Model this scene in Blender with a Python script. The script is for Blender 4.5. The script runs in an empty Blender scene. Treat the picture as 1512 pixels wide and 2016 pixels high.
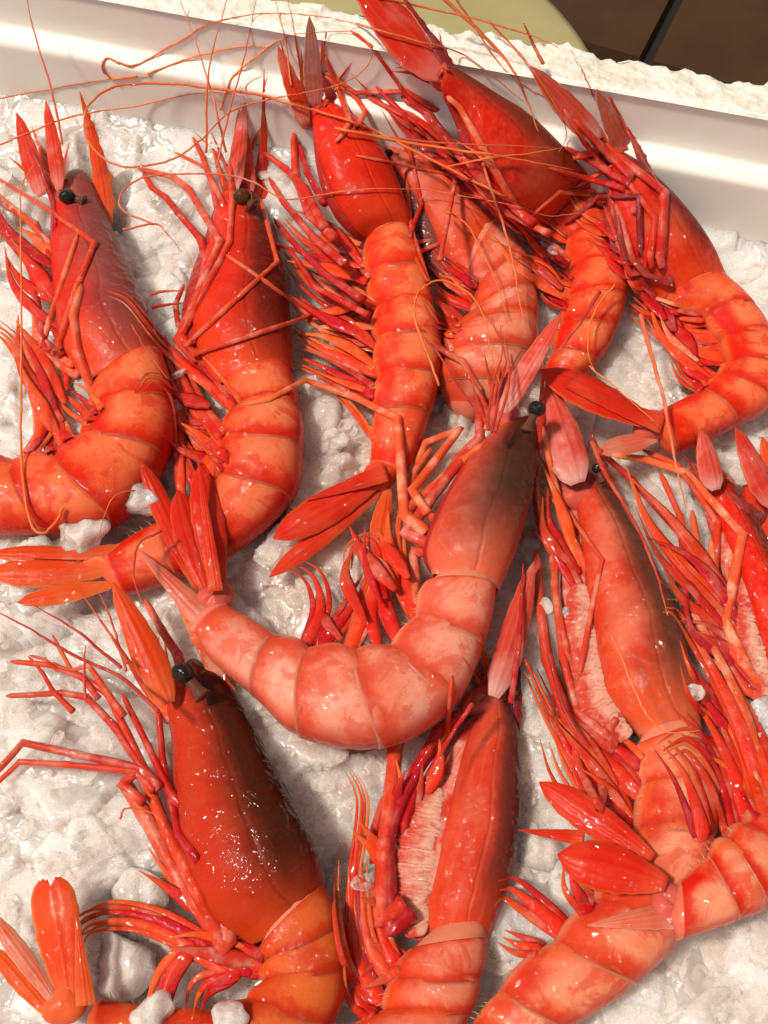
import bpy, math, random
import numpy as np
from mathutils import Vector, Matrix
from mathutils.bvhtree import BVHTree
random.seed(7); RNG = np.random.default_rng(7)
SC = bpy.context.scene; COL = SC.collection
# ------------------------------------------------------------------ camera
F_PX = 2000.0; DIST = 0.34; TILT = math.radians(29)
cam_d = bpy.data.cameras.new('camera'); cam = bpy.data.objects.new('camera', cam_d); COL.objects.link(cam)
cam_d.sensor_fit = 'HORIZONTAL'; cam_d.sensor_width = 36.0; cam_d.lens = 36.0 * F_PX / 1512.0
cam_d.clip_start = 0.01; cam_d.clip_end = 50
CAM = np.array([0.0, -DIST * math.sin(TILT), DIST * math.cos(TILT)])
cam.location = CAM; cam.rotation_euler = (TILT, 0, 0)
SC.camera = cam
# ------------------------------------------------------------------ light
SUN_EL, SUN_AZ = math.radians(60), math.radians(-98)      # azimuth from +y, negative = left
w = bpy.data.worlds.new('World'); SC.world = w; w.use_nodes = True
nt = w.node_tree; bg = nt.nodes['Background']
sky = nt.nodes.new('ShaderNodeTexSky'); sky.sky_type = 'NISHITA'; sky.sun_disc = False
sky.sun_elevation = SUN_EL; sky.sun_rotation = SUN_AZ
sky.dust_density = 3.0; sky.ozone_density = 0.5
hs = nt.nodes.new('ShaderNodeHueSaturation'); hs.inputs['Saturation'].default_value = 0.05
nt.links.new(sky.outputs[0], hs.inputs['Color']); nt.links.new(hs.outputs[0], bg.inputs[0])
bg.inputs[1].default_value = 0.052
sd = bpy.data.lights.new('sun', 'SUN'); sun = bpy.data.objects.new('sun', sd); COL.objects.link(sun)
sd.energy = 2.9; sd.angle = math.radians(7); sd.color = (1.0, 0.86, 0.70)
sdir = Vector((math.sin(SUN_AZ) * math.cos(SUN_EL), math.cos(SUN_AZ) * math.cos(SUN_EL), math.sin(SUN_EL)))
sun.rotation_euler = sdir.to_track_quat('Z', 'Y').to_euler(); sun.location = (0, 0, 2)
vs = SC.view_settings; vs.view_transform = 'Standard'; vs.look = 'None'; vs.gamma = 1; vs.exposure = 0.38
vs.use_curve_mapping = False
# ------------------------------------------------------------------ maths helpers
CT, ST = math.cos(TILT), math.sin(TILT)
def ray(x, y):
    a, b = (x - 756) / F_PX, -(y - 1008) / F_PX
    return np.array([a, b * CT + ST, b * ST - CT])          # unit depth along the optical axis
def P(x, y, z=0.0):
    d = ray(x, y); return CAM + d * ((z - CAM[2]) / d[2])
def mpp(x, y, z=0.0):                                      # metres per photo pixel there
    return (z - CAM[2]) / ray(x, y)[2] / F_PX
U0 = DIST / F_PX
def catmull(pts, ts):
    p = np.asarray(pts, float); n = len(p); out = []
    for t in ts:
        t = min(max(t, 0), n - 1 - 1e-9); i = int(t); f = t - i
        p1, p2 = p[i], p[i + 1]
        p0 = p[i - 1] if i > 0 else 2 * p1 - p2
        p3 = p[i + 2] if i + 2 < n else 2 * p2 - p1
        out.append(0.5 * (2 * p1 + (p2 - p0) * f + (2 * p0 - 5 * p1 + 4 * p2 - p3) * f * f + (3 * p1 - p0 - 3 * p2 + p3) * f ** 3))
    return np.array(out)
def nrm(v): return v / (np.linalg.norm(v) + 1e-12)
# ------------------------------------------------------------------ mesh helpers
SURF = []                                                  # world-space geometry that things can rest on
def mk(name, V, Fc, mat, parent=None, attrs=None, surf=False, smooth=True, uv=None):
    V = np.asarray(V, float)
    if surf: SURF.append((V.copy(), [tuple(f) for f in Fc]))
    L = V - np.array(parent_world(parent)) if parent else V
    me = bpy.data.meshes.new(name); me.from_pydata(L.tolist(), [], [tuple(int(i) for i in f) for f in Fc])
    if smooth: me.polygons.foreach_set('use_smooth', [True] * len(me.polygons))
    if mat: me.materials.append(mat)
    for k, a in (attrs or {}).items():
        at = me.attributes.new(k, 'FLOAT', 'POINT'); at.data.foreach_set('value', np.asarray(a, np.float32))
    o = bpy.data.objects.new(name, me); COL.objects.link(o)
    if parent: o.parent = parent
    me.update(); return o
def parent_world(o):
    v = Vector((0, 0, 0))
    while o: v += o.location; o = o.parent
    return v
def bvh():
    V = []; Fc = []; n = 0
    for v, f in SURF:
        V.append(v); Fc += [tuple(int(i) + n for i in q) for q in f]; n += len(v)
    return BVHTree.FromPolygons(np.concatenate(V).tolist(), Fc)
BV = None
def surf_z(x, y):
    d = ray(x, y); h = BV.ray_cast(Vector(CAM), Vector(nrm(d)))
    return h[0].z if h[0] is not None else 0.0
def grid_faces(nr, nc, wrap=True):
    F = []
    for i in range(nr - 1):
        for j in range(nc if wrap else nc - 1):
            k = (j + 1) % nc
            F.append((i * nc + j, i * nc + k, (i + 1) * nc + k, (i + 1) * nc + j))
    return F
def empty(name, loc, label, cat, group=None):
    o = bpy.data.objects.new(name, None); COL.objects.link(o); o.location = loc
    o.empty_display_size = .01; o['label'] = label; o['category'] = cat
    if group: o['group'] = group
    return o
def tag(o, label=None, cat=None, group=None, kind=None):
    for k, v in (('label', label), ('category', cat), ('group', group), ('kind', kind)):
        if v: o[k] = v
    return o
# ------------------------------------------------------------------ materials
def nodes(name):
    m = bpy.data.materials.new(name); m.use_nodes = True; t = m.node_tree
    return m, t, t.nodes['Principled BSDF']
class N:                                                    # tiny node-graph writer
    def __init__(s, t): s.t = t
    def n(s, typ, **kw):
        o = s.t.nodes.new(typ)
        for k, v in kw.items(): setattr(o, k, v)
        return o
    def link(s, a, b): s.t.links.new(a, b)
    def put(s, sock, v):
        if hasattr(v, 'links'): s.link(v, sock)
        else: sock.default_value = v
    def math(s, op, a, b=0.0, c=None, clamp=False):
        o = s.n('ShaderNodeMath', operation=op, use_clamp=clamp); s.put(o.inputs[0], a); s.put(o.inputs[1], b)
        if c is not None: s.put(o.inputs[2], c)
        return o.outputs[0]
    def ss(s, v, lo, hi, a=0.0, b=1.0):
        o = s.n('ShaderNodeMapRange', interpolation_type='SMOOTHSTEP'); s.put(o.inputs[0], v)
        for i, q in enumerate((lo, hi, a, b)): o.inputs[i + 1].default_value = q
        return o.outputs[0]
    def mix(s, f, a, b):
        o = s.n('ShaderNodeMix', data_type='RGBA'); s.put(o.inputs[0], f)
        for i, q in ((6, a), (7, b)):
            if isinstance(q, tuple): q = q + (1.0,) if len(q) == 3 else q
            s.put(o.inputs[i], q)
        return o.outputs[2]
    def attr(s, name): return s.n('ShaderNodeAttribute', attribute_name=name).outputs['Fac']
    def obj(s): return s.n('ShaderNodeTexCoord').outputs['Object']
    def noise(s, sc, det=3.0, rough=.55, vec=None, dist=0.0, off=None):
        o = s.n('ShaderNodeTexNoise'); o.inputs['Scale'].default_value = sc; o.inputs['Detail'].default_value = det
        o.inputs['Roughness'].default_value = rough; o.inputs['Distortion'].default_value = dist
        v = vec or s.obj()
        if off is not None:
            a = s.n('ShaderNodeVectorMath', operation='ADD'); s.link(v, a.inputs[0]); a.inputs[1].default_value = off; v = a.outputs[0]
        s.link(v, o.inputs['Vector']); return o.outputs['Fac']
    def vor(s, sc, feat='F1', vec=None):
        o = s.n('ShaderNodeTexVoronoi', feature=feat); o.inputs['Scale'].default_value = sc; s.link(vec or s.obj(), o.inputs['Vector'])
        return o.outputs['Distance']
    def bump(s, h, st, dist, prev=None):
        o = s.n('ShaderNodeBump'); o.inputs['Strength'].default_value = st; o.inputs['Distance'].default_value = dist
        s.put(o.inputs['Height'], h)
        if prev: s.link(prev, o.inputs['Normal'])
        return o.outputs[0]
def wet(b, rough=.3, coat=.6, sss=.2, rad=(.004, .0012, .0006)):
    b.inputs['Roughness'].default_value = rough; b.inputs['Coat Weight'].default_value = coat * .55
    b.inputs['Coat Roughness'].default_value = .03; b.inputs['Specular IOR Level'].default_value = .05
    b.inputs['Subsurface Weight'].default_value = sss; b.inputs['Subsurface Radius'].default_value = rad
    b.inputs['Subsurface Scale'].default_value = 1.0
def wet_bump(g, b, a=.35, extra=None):
    n2 = g.bump(g.noise(800, 3.0), .25, .0003, g.bump(g.noise(160, 3.0, .6), a, .0013))
    if extra is not None: n2 = g.bump(extra, .5, .0005, n2)
    g.link(n2, b.inputs['Normal'])
    wv = g.noise(120, 2.5, .5, dist=1.6)                     # the film of melt water wrinkles on its own
    g.link(g.bump(g.noise(700, 2.0), .2, .0003, g.bump(wv, min(1, a * 2.6), .0040)), b.inputs['Coat Normal'])
def mat_segment(name, red, orange, pale, seed):
    m, t, b = nodes(name); g = N(t); u, v = g.attr('u'), g.attr('v')
    off = (seed * .37, seed * .11, seed * .23)
    n1 = g.noise(55, 4.0, .6, off=off); n2 = g.noise(260, 3.0, .6, off=off)
    mid = g.math('MULTIPLY', g.ss(u, .0, .35), g.ss(u, .98, .55))           # pale in the middle of each ring
    f = g.math('ADD', g.math('MULTIPLY', mid, .75), g.math('MULTIPLY', g.math('SUBTRACT', n1, .5), 1.9), clamp=True)
    f = g.math('MULTIPLY', f, g.ss(v, .97, .68))
    c = g.mix(f, orange, pale)
    c = g.mix(g.math('MULTIPLY', g.ss(n2, .48, .7), .35), c, orange)
    n5 = g.noise(95, 5.0, .65, off=(seed * .7, 3, seed), dist=.6); c = g.mix(g.math('MULTIPLY', g.ss(n5, .50, .60), .55), c, red); c = g.mix(g.math('MULTIPLY', g.ss(n5, .44, .36), .5), c, pale)
    n6 = g.noise(140, 5.0, .7, off=(seed, 9, 1)); ub = g.math('ADD', u, g.math('MULTIPLY', g.math('SUBTRACT', n6, .5), .55)); band = g.math('MAXIMUM', g.ss(ub, .70, .92), g.ss(ub, .14, .0))
    c = g.mix(g.math('MULTIPLY', band, .85), c, red)
    c = g.mix(g.math('MULTIPLY', g.ss(v, .16, .0), .8), c, red)
    lobe = g.math('MULTIPLY', g.ss(v, .55, .8), g.ss(v, .99, .9))
    c = g.mix(g.math('MULTIPLY', lobe, g.ss(n1, .38, .62)), c, red)
    c = g.mix(g.math('MULTIPLY', g.ss(v, .93, .995), .45), c, pale)
    g.link(c, b.inputs['Base Color']); c = g.mix(g.math('MULTIPLY', g.ss(u, .955, .99), .45), c, pale)
    sp = g.vor(1300); c = g.mix(g.math('MULTIPLY', g.ss(sp, .35, .1), .25), c, red); g.link(c, b.inputs['Base Color'])
    wet(b, .32, .55, .45, (.006, .0016, .0007)); g.link(g.ss(n2, .3, .7, .22, .45), b.inputs['Roughness']); wet_bump(g, b, .3); return m
def mat_carapace(name, red, side, dark, damt, seed, stripes=0.0, dext=.52, dlen=(1.05, .6), orange=(.70, .06, .01)):
    m, t, b = nodes(name); g = N(t); u, v = g.attr('u'), g.attr('v')
    off = (seed * .31, seed * .17, seed * .41)
    n1 = g.noise(38, 4.0, .6, off=off); n2 = g.noise(150, 4.0, .65, off=off)
    sidef = g.math('MULTIPLY', g.ss(n1, .42, .68), g.math('MULTIPLY', g.ss(v, .12, .4), g.ss(v, .98, .75)))
    c = g.mix(g.math('MULTIPLY', sidef, .85), red, side)
    c = g.mix(g.math('MULTIPLY', g.ss(n2, .5, .75), .35), c, side)
    c = g.mix(g.math('MULTIPLY', g.ss(g.math('ADD', u, g.math('MULTIPLY', g.math('SUBTRACT', n1, .5), .5)), .5, 1.0), .75), c, orange)
    dv = g.math('ADD', v, g.math('MULTIPLY', g.math('SUBTRACT', n1, .5), .4))
    dm = g.math('MULTIPLY', g.ss(dv, dext, dext * .35), g.ss(u, *dlen))
    if stripes:
        s = g.math('SINE', g.math('MULTIPLY', g.math('ADD', v, g.math('MULTIPLY', n1, .4)), 34.0))
        c = g.mix(g.math('MULTIPLY', g.ss(s, .2, .9), stripes), c, side)
    n3 = g.noise(620, 3.0, .7, off=off); c = g.mix(g.math('MULTIPLY', g.ss(n3, .5, .72), .28), c, side)
    n4 = g.noise(24, 5.0, .6, off=(seed * .9, 0, 0), dist=1.5); c = g.mix(g.math('MULTIPLY', g.ss(n4, .46, .74), .26), c, tuple(q * .5 for q in red))
    vn = g.math('ABSOLUTE', g.math('SUBTRACT', g.noise(30, 2.0, .5, off=(seed * .5, 1, 0), dist=1.2), .5)); c = g.mix(g.math('MULTIPLY', g.ss(vn, .02, .0), g.math('MULTIPLY', g.ss(v, .12, .3), .2)), c, side)
    c = g.mix(g.math('MULTIPLY', dm, damt), c, dark)
    edge = g.ss(u, .94, .985)
    c = g.mix(g.math('MULTIPLY', edge, .5), c, side)
    g.link(c, b.inputs['Base Color']); wet(b, .27, .65, .12); g.link(g.ss(n2, .3, .7, .2, .45), b.inputs['Roughness'])
    gr = g.math('ABSOLUTE', g.math('SUBTRACT', g.math('ADD', v, g.math('MULTIPLY', g.math('SUBTRACT', n1, .5), .25)), .42))
    wet_bump(g, b, .3, g.ss(gr, .0, .035)); return m
def mat_limb(name, base, tip, pale, seed, amount=.5):
    m, t, b = nodes(name); g = N(t); u = g.attr('u'); oi = g.n('ShaderNodeObjectInfo').outputs['Random']
    n1 = g.noise(120, 3.0, .6, off=(seed, seed * .3, 0)); n2 = g.noise(500, 3.0)
    c = g.mix(g.math('MULTIPLY', g.ss(n1, .45, .68), amount), base, pale)
    c = g.mix(g.ss(u, .5, 1.0, 0, .6), c, tip)
    c = g.mix(g.math('MULTIPLY', g.ss(n2, .55, .7), .35), c, base)
    h = g.n('ShaderNodeHueSaturation'); g.link(c, h.inputs['Color'])
    g.put(h.inputs['Hue'], g.math('ADD', .492, g.math('MULTIPLY', oi, .014))); g.put(h.inputs['Value'], g.math('ADD', .75, g.math('MULTIPLY', oi, .45)))
    g.link(h.outputs[0], b.inputs['Base Color']); wet(b, .28, 1.1, .3); b.inputs['Coat Roughness'].default_value = .035; wet_bump(g, b, .5); return m
def mat_blade(name, base, rib, fringe, seed):
    m, t, b = nodes(name); g = N(t); u, v = g.attr('u'), g.attr('v')       # v: -1..1 across
    n1 = g.noise(70, 4.0, .6, off=(seed, 0, seed * .7))
    s = g.math('SINE', g.math('ADD', g.math('MULTIPLY', v, 13.0), g.math('MULTIPLY', n1, 3.0)))
    av = g.math('ABSOLUTE', v)
    c = g.mix(g.math('MULTIPLY', g.ss(s, .3, 1.0), .10), base, rib)
    c = g.mix(g.math('MULTIPLY', g.ss(n1, .45, .7), .45), c, rib)
    c = g.mix(g.math('MULTIPLY', g.ss(u, .30, .0), .75), c, rib)
    c = g.mix(g.math('MULTIPLY', g.ss(g.math('ADD', av, g.math('MULTIPLY', n1, .2)), .97, 1.10), .7), c, fringe)
    g.link(c, b.inputs['Base Color']); wet(b, .28, .5, .3); wet_bump(g, b, .3, g.math('MULTIPLY', s, .16)); return m
def mat_plain(name, col, rough=.35, coat=.5, sss=.2, var=.25):
    m, t, b = nodes(name); g = N(t); n1 = g.noise(200, 3.0)
    c = g.mix(g.math('MULTIPLY', n1, var), col, tuple(q * .55 for q in col)); g.link(c, b.inputs['Base Color'])
    wet(b, rough, coat, sss); wet_bump(g, b, .3); return m
RED, ORG, PALE = (.60, .012, .003), (.70, .060, .010), (.74, .18, .07)
PINK, WHT = (.62, .17, .13), (.72, .46, .38)
M_EYE = mat_plain('eye_black', (.012, .010, .008), .12, 1.0, 0.0)
M_EYEB = mat_plain('eye_brown', (.07, .026, .006), .12, 1.0, 0.0)
M_STALK = mat_plain('eyestalk', (.12, .045, .03))
M_ANT = mat_limb('antenna_orange', (.78, .17, .035), (.80, .24, .06), (.80, .30, .12), 3)
M_ANTR = mat_limb('antenna_red', (.42, .035, .018), (.55, .07, .03), (.6, .16, .1), 4)
M_ANTP = mat_limb('antenna_pink', (.68, .13, .06), (.72, .2, .09), (.75, .3, .2), 6)
M_LEG = mat_limb('leg_orange_red', (.60, .055, .020), (.68, .13, .045), (.72, .27, .18), 1, .85)
M_LEGR = mat_limb('leg_red', (.50, .020, .009), (.60, .06, .02), (.64, .17, .12), 2, .6)
M_LEGP = mat_limb('leg_purple_red', (.22, .012, .014), (.36, .03, .02), (.45, .12, .12), 8, .4)
M_PLEO = mat_limb('swimmeret_red', (.64, .026, .008), (.72, .12, .025), (.66, .12, .06), 5, .4)
M_PLEO2 = mat_limb('swimmeret_orange', (.68, .055, .012), (.76, .16, .03), (.7, .2, .1), 7, .5)
m, t, b = nodes('gill_flesh'); g = N(t); n1 = g.noise(110, 5.0, .65, dist=.5); n2 = g.noise(420, 3.0, .6); u = g.attr('u'); v = g.attr('v')
c = g.mix(g.ss(g.math('ADD', v, g.math('MULTIPLY', g.math('SUBTRACT', n1, .5), 2.6)), -.35, .55), (.70, .36, .27), (.56, .055, .03)); c = g.mix(g.math('MULTIPLY', g.ss(n2, .5, .7), .25), c, (.76, .52, .42)); c = g.mix(g.math('MULTIPLY', g.ss(g.math('ABSOLUTE', g.math('SUBTRACT', u, .5)), .25, .5), .75), c, (.56, .09, .055))
g.link(c, b.inputs['Base Color']); wet(b, .25, 1.2, .55, (.005, .002, .0015)); wet_bump(g, b, .3); M_GILL = m
M_SCALE = mat_blade('scale_red', (.56, .024, .010), (.66, .20, .17), (.60, .12, .06), 1)
M_SCALEP = mat_blade('scale_pink', (.58, .05, .03), (.70, .36, .33), (.62, .2, .12), 2)
M_FAN = mat_blade('tail_blade_red', (.58, .016, .006), (.66, .07, .028), (.64, .10, .025), 3)
M_FANO = mat_blade('tail_blade_orange', (.66, .050, .010), (.72, .13, .04), (.76, .20, .05), 5)
M_FANP = mat_blade('tail_blade_pink', (.60, .10, .06), (.66, .27, .2), (.7, .3, .15), 4)
M_THX = mat_plain('thorax_red', (.36, .022, .016), .3, .7)
M_BELLY = mat_plain('belly_dark', (.16, .05, .045), .14, 2.0, .1)
m, t, b = nodes('thorax_flesh'); g = N(t); c = g.mix(g.ss(g.noise(120, 5.0, .65, dist=.6), .42, .66), (.52, .035, .02), (.66, .27, .20)); g.link(c, b.inputs['Base Color']); wet(b, .25, 1.2, .4); wet_bump(g, b, .7); M_FLTH = m
M_HEAD = mat_plain('head_pink', (.60, .10, .07), .3, .9, .4)
M_BRI = mat_plain('bristle_pale', (.75, .38, .2), .4, .3)
# ------------------------------------------------------------------ ice and box first (things rest on them)
def jit_voronoi(X, Y, cell, seed):
    r = np.random.default_rng(seed); n = 256
    jx, jy, hh = r.random((n, n)), r.random((n, n)), r.standard_normal((n, n)); gx, gy = r.standard_normal((n, n)), r.standard_normal((n, n))
    cx, cy = np.floor(X / cell).astype(int), np.floor(Y / cell).astype(int)
    best = np.full(X.shape, 1e9); sec = best.copy(); H = np.zeros(X.shape); T = H.copy()
    for dx in (-1, 0, 1):
        for dy in (-1, 0, 1):
            a, b2 = (cx + dx) % n, (cy + dy) % n
            px, py = (cx + dx + jx[a, b2]) * cell, (cy + dy + jy[a, b2]) * cell
            d = np.hypot(X - px, Y - py); m = d < best
            sec = np.where(m, best, np.minimum(sec, d)); best = np.where(m, d, best)
            H = np.where(m, hh[a, b2], H); T = np.where(m, ((X - px) * gx[a, b2] + (Y - py) * gy[a, b2]), T)
    return H, T, sec - best
def vnoise(X, Y, cell, seed):
    r = np.random.default_rng(seed); n = 512; g = r.random((n, n)) - .5
    fx, fy = X / cell, Y / cell; ix, iy = np.floor(fx).astype(int), np.floor(fy).astype(int)
    tx, ty = fx - ix, fy - iy; tx = tx * tx * (3 - 2 * tx); ty = ty * ty * (3 - 2 * ty)
    q = lambda a, b: g[(ix + a) % n, (iy + b) % n]
    return (q(0, 0) * (1 - tx) + q(1, 0) * tx) * (1 - ty) + (q(0, 1) * (1 - tx) + q(1, 1) * tx) * ty
def ice_h(X, Y):
    wx = X + .0015 * vnoise(X, Y, .009, 31) + .0010 * vnoise(X, Y, .003, 33); wy = Y + .0015 * vnoise(X, Y, .009, 32) + .0010 * vnoise(X, Y, .003, 34)
    h1, t1, e1 = jit_voronoi(wx, wy, .021, 1); h2, t2, e2 = jit_voronoi(wx, wy, .0085, 2)
    h = .010 * vnoise(X, Y, .06, 3)
    h += .0016 * h1 + .15 * t1 + .0006 * h2 + .13 * t2
    h -= .0006 * np.exp(-e1 / .0009)
    gr = np.clip(vnoise(X, Y, .016, 8) * 3.0 + .22, .02, 1)
    h += gr * (.0003 * vnoise(X, Y, .0032, 5) + .0004 * vnoise(X, Y, .0014, 6) + .0003 * vnoise(X, Y, .0008, 7))
    return np.clip(h, -.02, .009)
YAW = None
def rimline(p, q, z):
    A, B = P(*p, z), P(*q, z); return A, B
RIM_Z, LEDGE_Z = .055, .034
A, B = rimline((250, 5), (1512, 231), RIM_Z); WD = nrm(B - A); WN = np.array([-WD[1], WD[0], 0])   # along the wall / outward
RIM_IN = float(np.dot(A, WN)); LA, LB = rimline((0, 97), (1512, 346), LEDGE_Z); LED_IN = float(np.dot((LA + LB) / 2, WN))
OA, OB = rimline((807, 24), (1512, 161), RIM_Z); RIM_OUT = float(np.dot((OA + OB) / 2, WN))
print('wall', WD, RIM_IN, LED_IN, RIM_OUT)
def W(s, n, z): return WD * s + WN * n + np.array([0, 0, z])
S0, S1, N0 = -.26, .28, -.30
ng_s, ng_n = 620, 620
ss_, nn_ = np.meshgrid(np.linspace(S0, S1, ng_s), np.linspace(N0, LED_IN + .01, ng_n))
IX = WD[0] * ss_ + WN[0] * nn_; IY = WD[1] * ss_ + WN[1] * nn_
IZ = ice_h(IX + 1, IY + 1) - .004
dw = np.clip((nn_ - (LED_IN - .05)) / .05, 0, 1); IZ = IZ * (1 - .55 * dw) + .010 * dw * dw
m, t, b = nodes('crushed_ice'); g = N(t)
n1 = g.noise(45, 4.0, .6); n2 = g.noise(420, 4.0, .7); n4 = g.noise(1500, 2.0)
wv = g.n('ShaderNodeVectorMath', operation='MULTIPLY_ADD'); nz = g.n('ShaderNodeTexNoise'); nz.inputs['Scale'].default_value = 110; nz.inputs['Detail'].default_value = 3; oc = g.obj(); g.link(oc, nz.inputs['Vector'])
g.link(nz.outputs['Color'], wv.inputs[0]); wv.inputs[1].default_value = (.012, .012, .012); g.link(oc, wv.inputs[2])
vo = g.n('ShaderNodeTexVoronoi'); vo.inputs['Scale'].default_value = 95; g.link(wv.outputs[0], vo.inputs['Vector'])
sx = g.n('ShaderNodeSeparateColor'); g.link(vo.outputs['Color'], sx.inputs[0]); cell = sx.outputs[0]
ve = g.vor(95, 'DISTANCE_TO_EDGE', wv.outputs[0])
f = g.math('ADD', g.math('MULTIPLY', cell, .55), g.math('MULTIPLY', n1, .55)); clear = g.ss(f, .48, .66)
c = g.mix(clear, (.82, .785, .755), (.64, .60, .57))
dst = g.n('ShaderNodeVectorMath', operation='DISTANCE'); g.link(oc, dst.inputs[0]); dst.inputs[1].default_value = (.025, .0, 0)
bounce_tint = g.math('MULTIPLY', g.ss(g.math('ADD', dst.outputs['Value'], g.math('MULTIPLY', g.math('SUBTRACT', g.noise(28, 4.0), .5), .09)), .135, .03), .6); c = g.mix(bounce_tint, c, (.60, .37, .29)); c = g.mix(g.math('MULTIPLY', g.ss(n2, .52, .7), .25), c, (.92, .90, .87)); g.link(c, b.inputs['Base Color'])  # red light bounced off the prawns, painted as pink into the ice colour
b.inputs['Subsurface Weight'].default_value = .95; b.inputs['Subsurface Radius'].default_value = (.022, .0185, .0155); b.inputs['Subsurface Scale'].default_value = 1.0
b.inputs['Coat Weight'].default_value = .6; b.inputs['Coat Roughness'].default_value = .06
rg = g.n('ShaderNodeMapRange'); g.link(clear, rg.inputs[0]); rg.inputs[3].default_value = .5; rg.inputs[4].default_value = .12; g.link(rg.outputs[0], b.inputs['Roughness'])
gs = g.math('SUBTRACT', 1.0, g.math('MULTIPLY', clear, .8))
bp = g.bump(g.math('ADD', g.math('MULTIPLY', cell, 1.2), g.ss(ve, 0, .3)), .4, .0012); bp = g.bump(g.math('MULTIPLY', n2, gs), .6, .0013, bp); bp = g.bump(g.math('MULTIPLY', n4, gs), .8, .0007, bp)
g.link(bp, b.inputs['Normal']); g.link(bp, b.inputs['Coat Normal']); M_ICE = m
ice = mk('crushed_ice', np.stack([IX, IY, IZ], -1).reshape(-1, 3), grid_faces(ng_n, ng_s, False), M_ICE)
tag(ice, kind='stuff'); ice['label'] = 'bed of wet crushed ice filling the white foam box'; ice['category'] = 'ice'
sub = slice(None, None, 4)
V4 = np.stack([IX[sub, sub], IY[sub, sub], IZ[sub, sub]], -1); SURF.append((V4.reshape(-1, 3), grid_faces(V4.shape[0], V4.shape[1], False)))
# clear shards
def chunk(c, size, seed, flat=.7, sub=2, rough=.18):
    r = np.random.default_rng(seed); import bmesh
    bm = bmesh.new(); bmesh.ops.create_icosphere(bm, subdivisions=sub, radius=1)
    pl = [nrm(r.standard_normal(3)) for _ in range(9)]; of = .52 + .4 * r.random(9)
    Vv = []
    for v in bm.verts:
        p = np.array(v.co)
        for q, o in zip(pl, of):
            d = p @ q
            if d > o: p = p - q * (d - o)
        p = p * (1 + rough * (r.random() - .5)); Vv.append(p)
    Fc = [[v.index for v in f.verts] for f in bm.faces]; bm.free()
    Vv = np.array(Vv); a = r.random() * 6.28; R = np.array([[math.cos(a), -math.sin(a), 0], [math.sin(a), math.cos(a), 0], [0, 0, 1]])
    Vv = Vv * np.array([1, .75 + .25 * r.random(), flat]) @ R.T
    return Vv * size + np.asarray(c), Fc
m, t, b = nodes('clear_ice'); g = N(t)
b.inputs['Base Color'].default_value = (.93, .95, .95, 1); b.inputs['Transmission Weight'].default_value = .75; b.inputs['IOR'].default_value = 1.31
b.inputs['Roughness'].default_value = .22; bp = g.bump(g.noise(500, 4.0, .7), .6, .0015); bp = g.bump(g.vor(900), .4, .0008, bp); g.link(bp, b.inputs['Normal']); M_CLEAR = m
m, t, b = nodes('frosty_ice'); g = N(t)
c = g.mix(g.ss(g.noise(160, 4.0, .6), .35, .65), (.74, .68, .64), (.56, .51, .48)); g.link(c, b.inputs['Base Color'])
b.inputs['Subsurface Weight'].default_value = 1.0; b.inputs['Subsurface Radius'].default_value = (.010, .0092, .0085); b.inputs['Subsurface Scale'].default_value = 1.0
b.inputs['Roughness'].default_value = .28; b.inputs['Coat Weight'].default_value = .5; b.inputs['Coat Roughness'].default_value = .08
bp = g.bump(g.noise(600, 4.0, .75), .6, .0014); bp = g.bump(g.vor(1100), .4, .0006, bp); g.link(bp, b.inputs['Normal']); M_FROST = m
# ------------------------------------------------------------------ foam box, floor, table beyond
m, t, b = nodes('white_foam'); g = N(t)
v1 = g.vor(260); v2 = g.vor(260, 'DISTANCE_TO_EDGE'); n1 = g.noise(30, 4.0)
c = g.mix(g.math('MULTIPLY', g.ss(n1, .4, .7), .5), (.88, .86, .81), (.82, .78, .71)); g.link(c, b.inputs['Base Color'])
b.inputs['Roughness'].default_value = .55; b.inputs['Subsurface Weight'].default_value = .2; b.inputs['Subsurface Radius'].default_value = (.004, .004, .004)
bp = g.bump(g.noise(60, 4.0, .6), .12, .0012); g.link(bp, b.inputs['Normal']); M_FOAM = m
m, t, b = nodes('rough_foam'); g = N(t)
c = g.mix(g.ss(g.noise(120, 4.0), .4, .65), (.88, .85, .78), (.74, .68, .58)); g.link(c, b.inputs['Base Color']); b.inputs['Roughness'].default_value = .6
bp = g.bump(g.vor(330), .35, .0015); bp = g.bump(g.noise(300, 4.0, .7), .5, .0012, bp); g.link(bp, b.inputs['Normal']); M_FOAMR = m
BOT = -.035
boxc = W(0, RIM_IN - .2, BOT)
box = empty('foam_box', boxc, 'white polystyrene box with a rough broken rim, full of ice and prawns', 'foam box')
def profile_wall(name, prof, s0, s1, ns, mat, bumpf=None):
    V = []; k = len(prof)
    for i in range(ns):
        s = s0 + (s1 - s0) * i / (ns - 1)
        for (n_, z_) in prof: V.append(W(s, n_, z_))
    V = np.array(V)
    if bumpf is not None: V = bumpf(V, k)
    return mk(name, V, grid_faces(ns, k, False), mat, box, surf=True)
L0, L1 = -.34, .36
_arc = lambda n0, z0, r, a0, a1: [(n0 + r * math.cos(a), z0 + r * math.sin(a)) for a in np.linspace(a0, a1, 7)]
pf = [(LED_IN + .004, BOT)] + [(LED_IN, z) for z in np.linspace(-.02, LEDGE_Z - .005, 8)] + _arc(LED_IN + .003, LEDGE_Z - .003, .003, math.pi, math.pi / 2) + _arc(RIM_IN - .002, LEDGE_Z + .0022, .002, -math.pi / 2, 0) + [(RIM_IN, z) for z in np.linspace(LEDGE_Z + .006, RIM_Z - .003, 6)] + _arc(RIM_IN + .0018, RIM_Z - .0022, .0018, math.pi, math.pi / 2)
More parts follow.
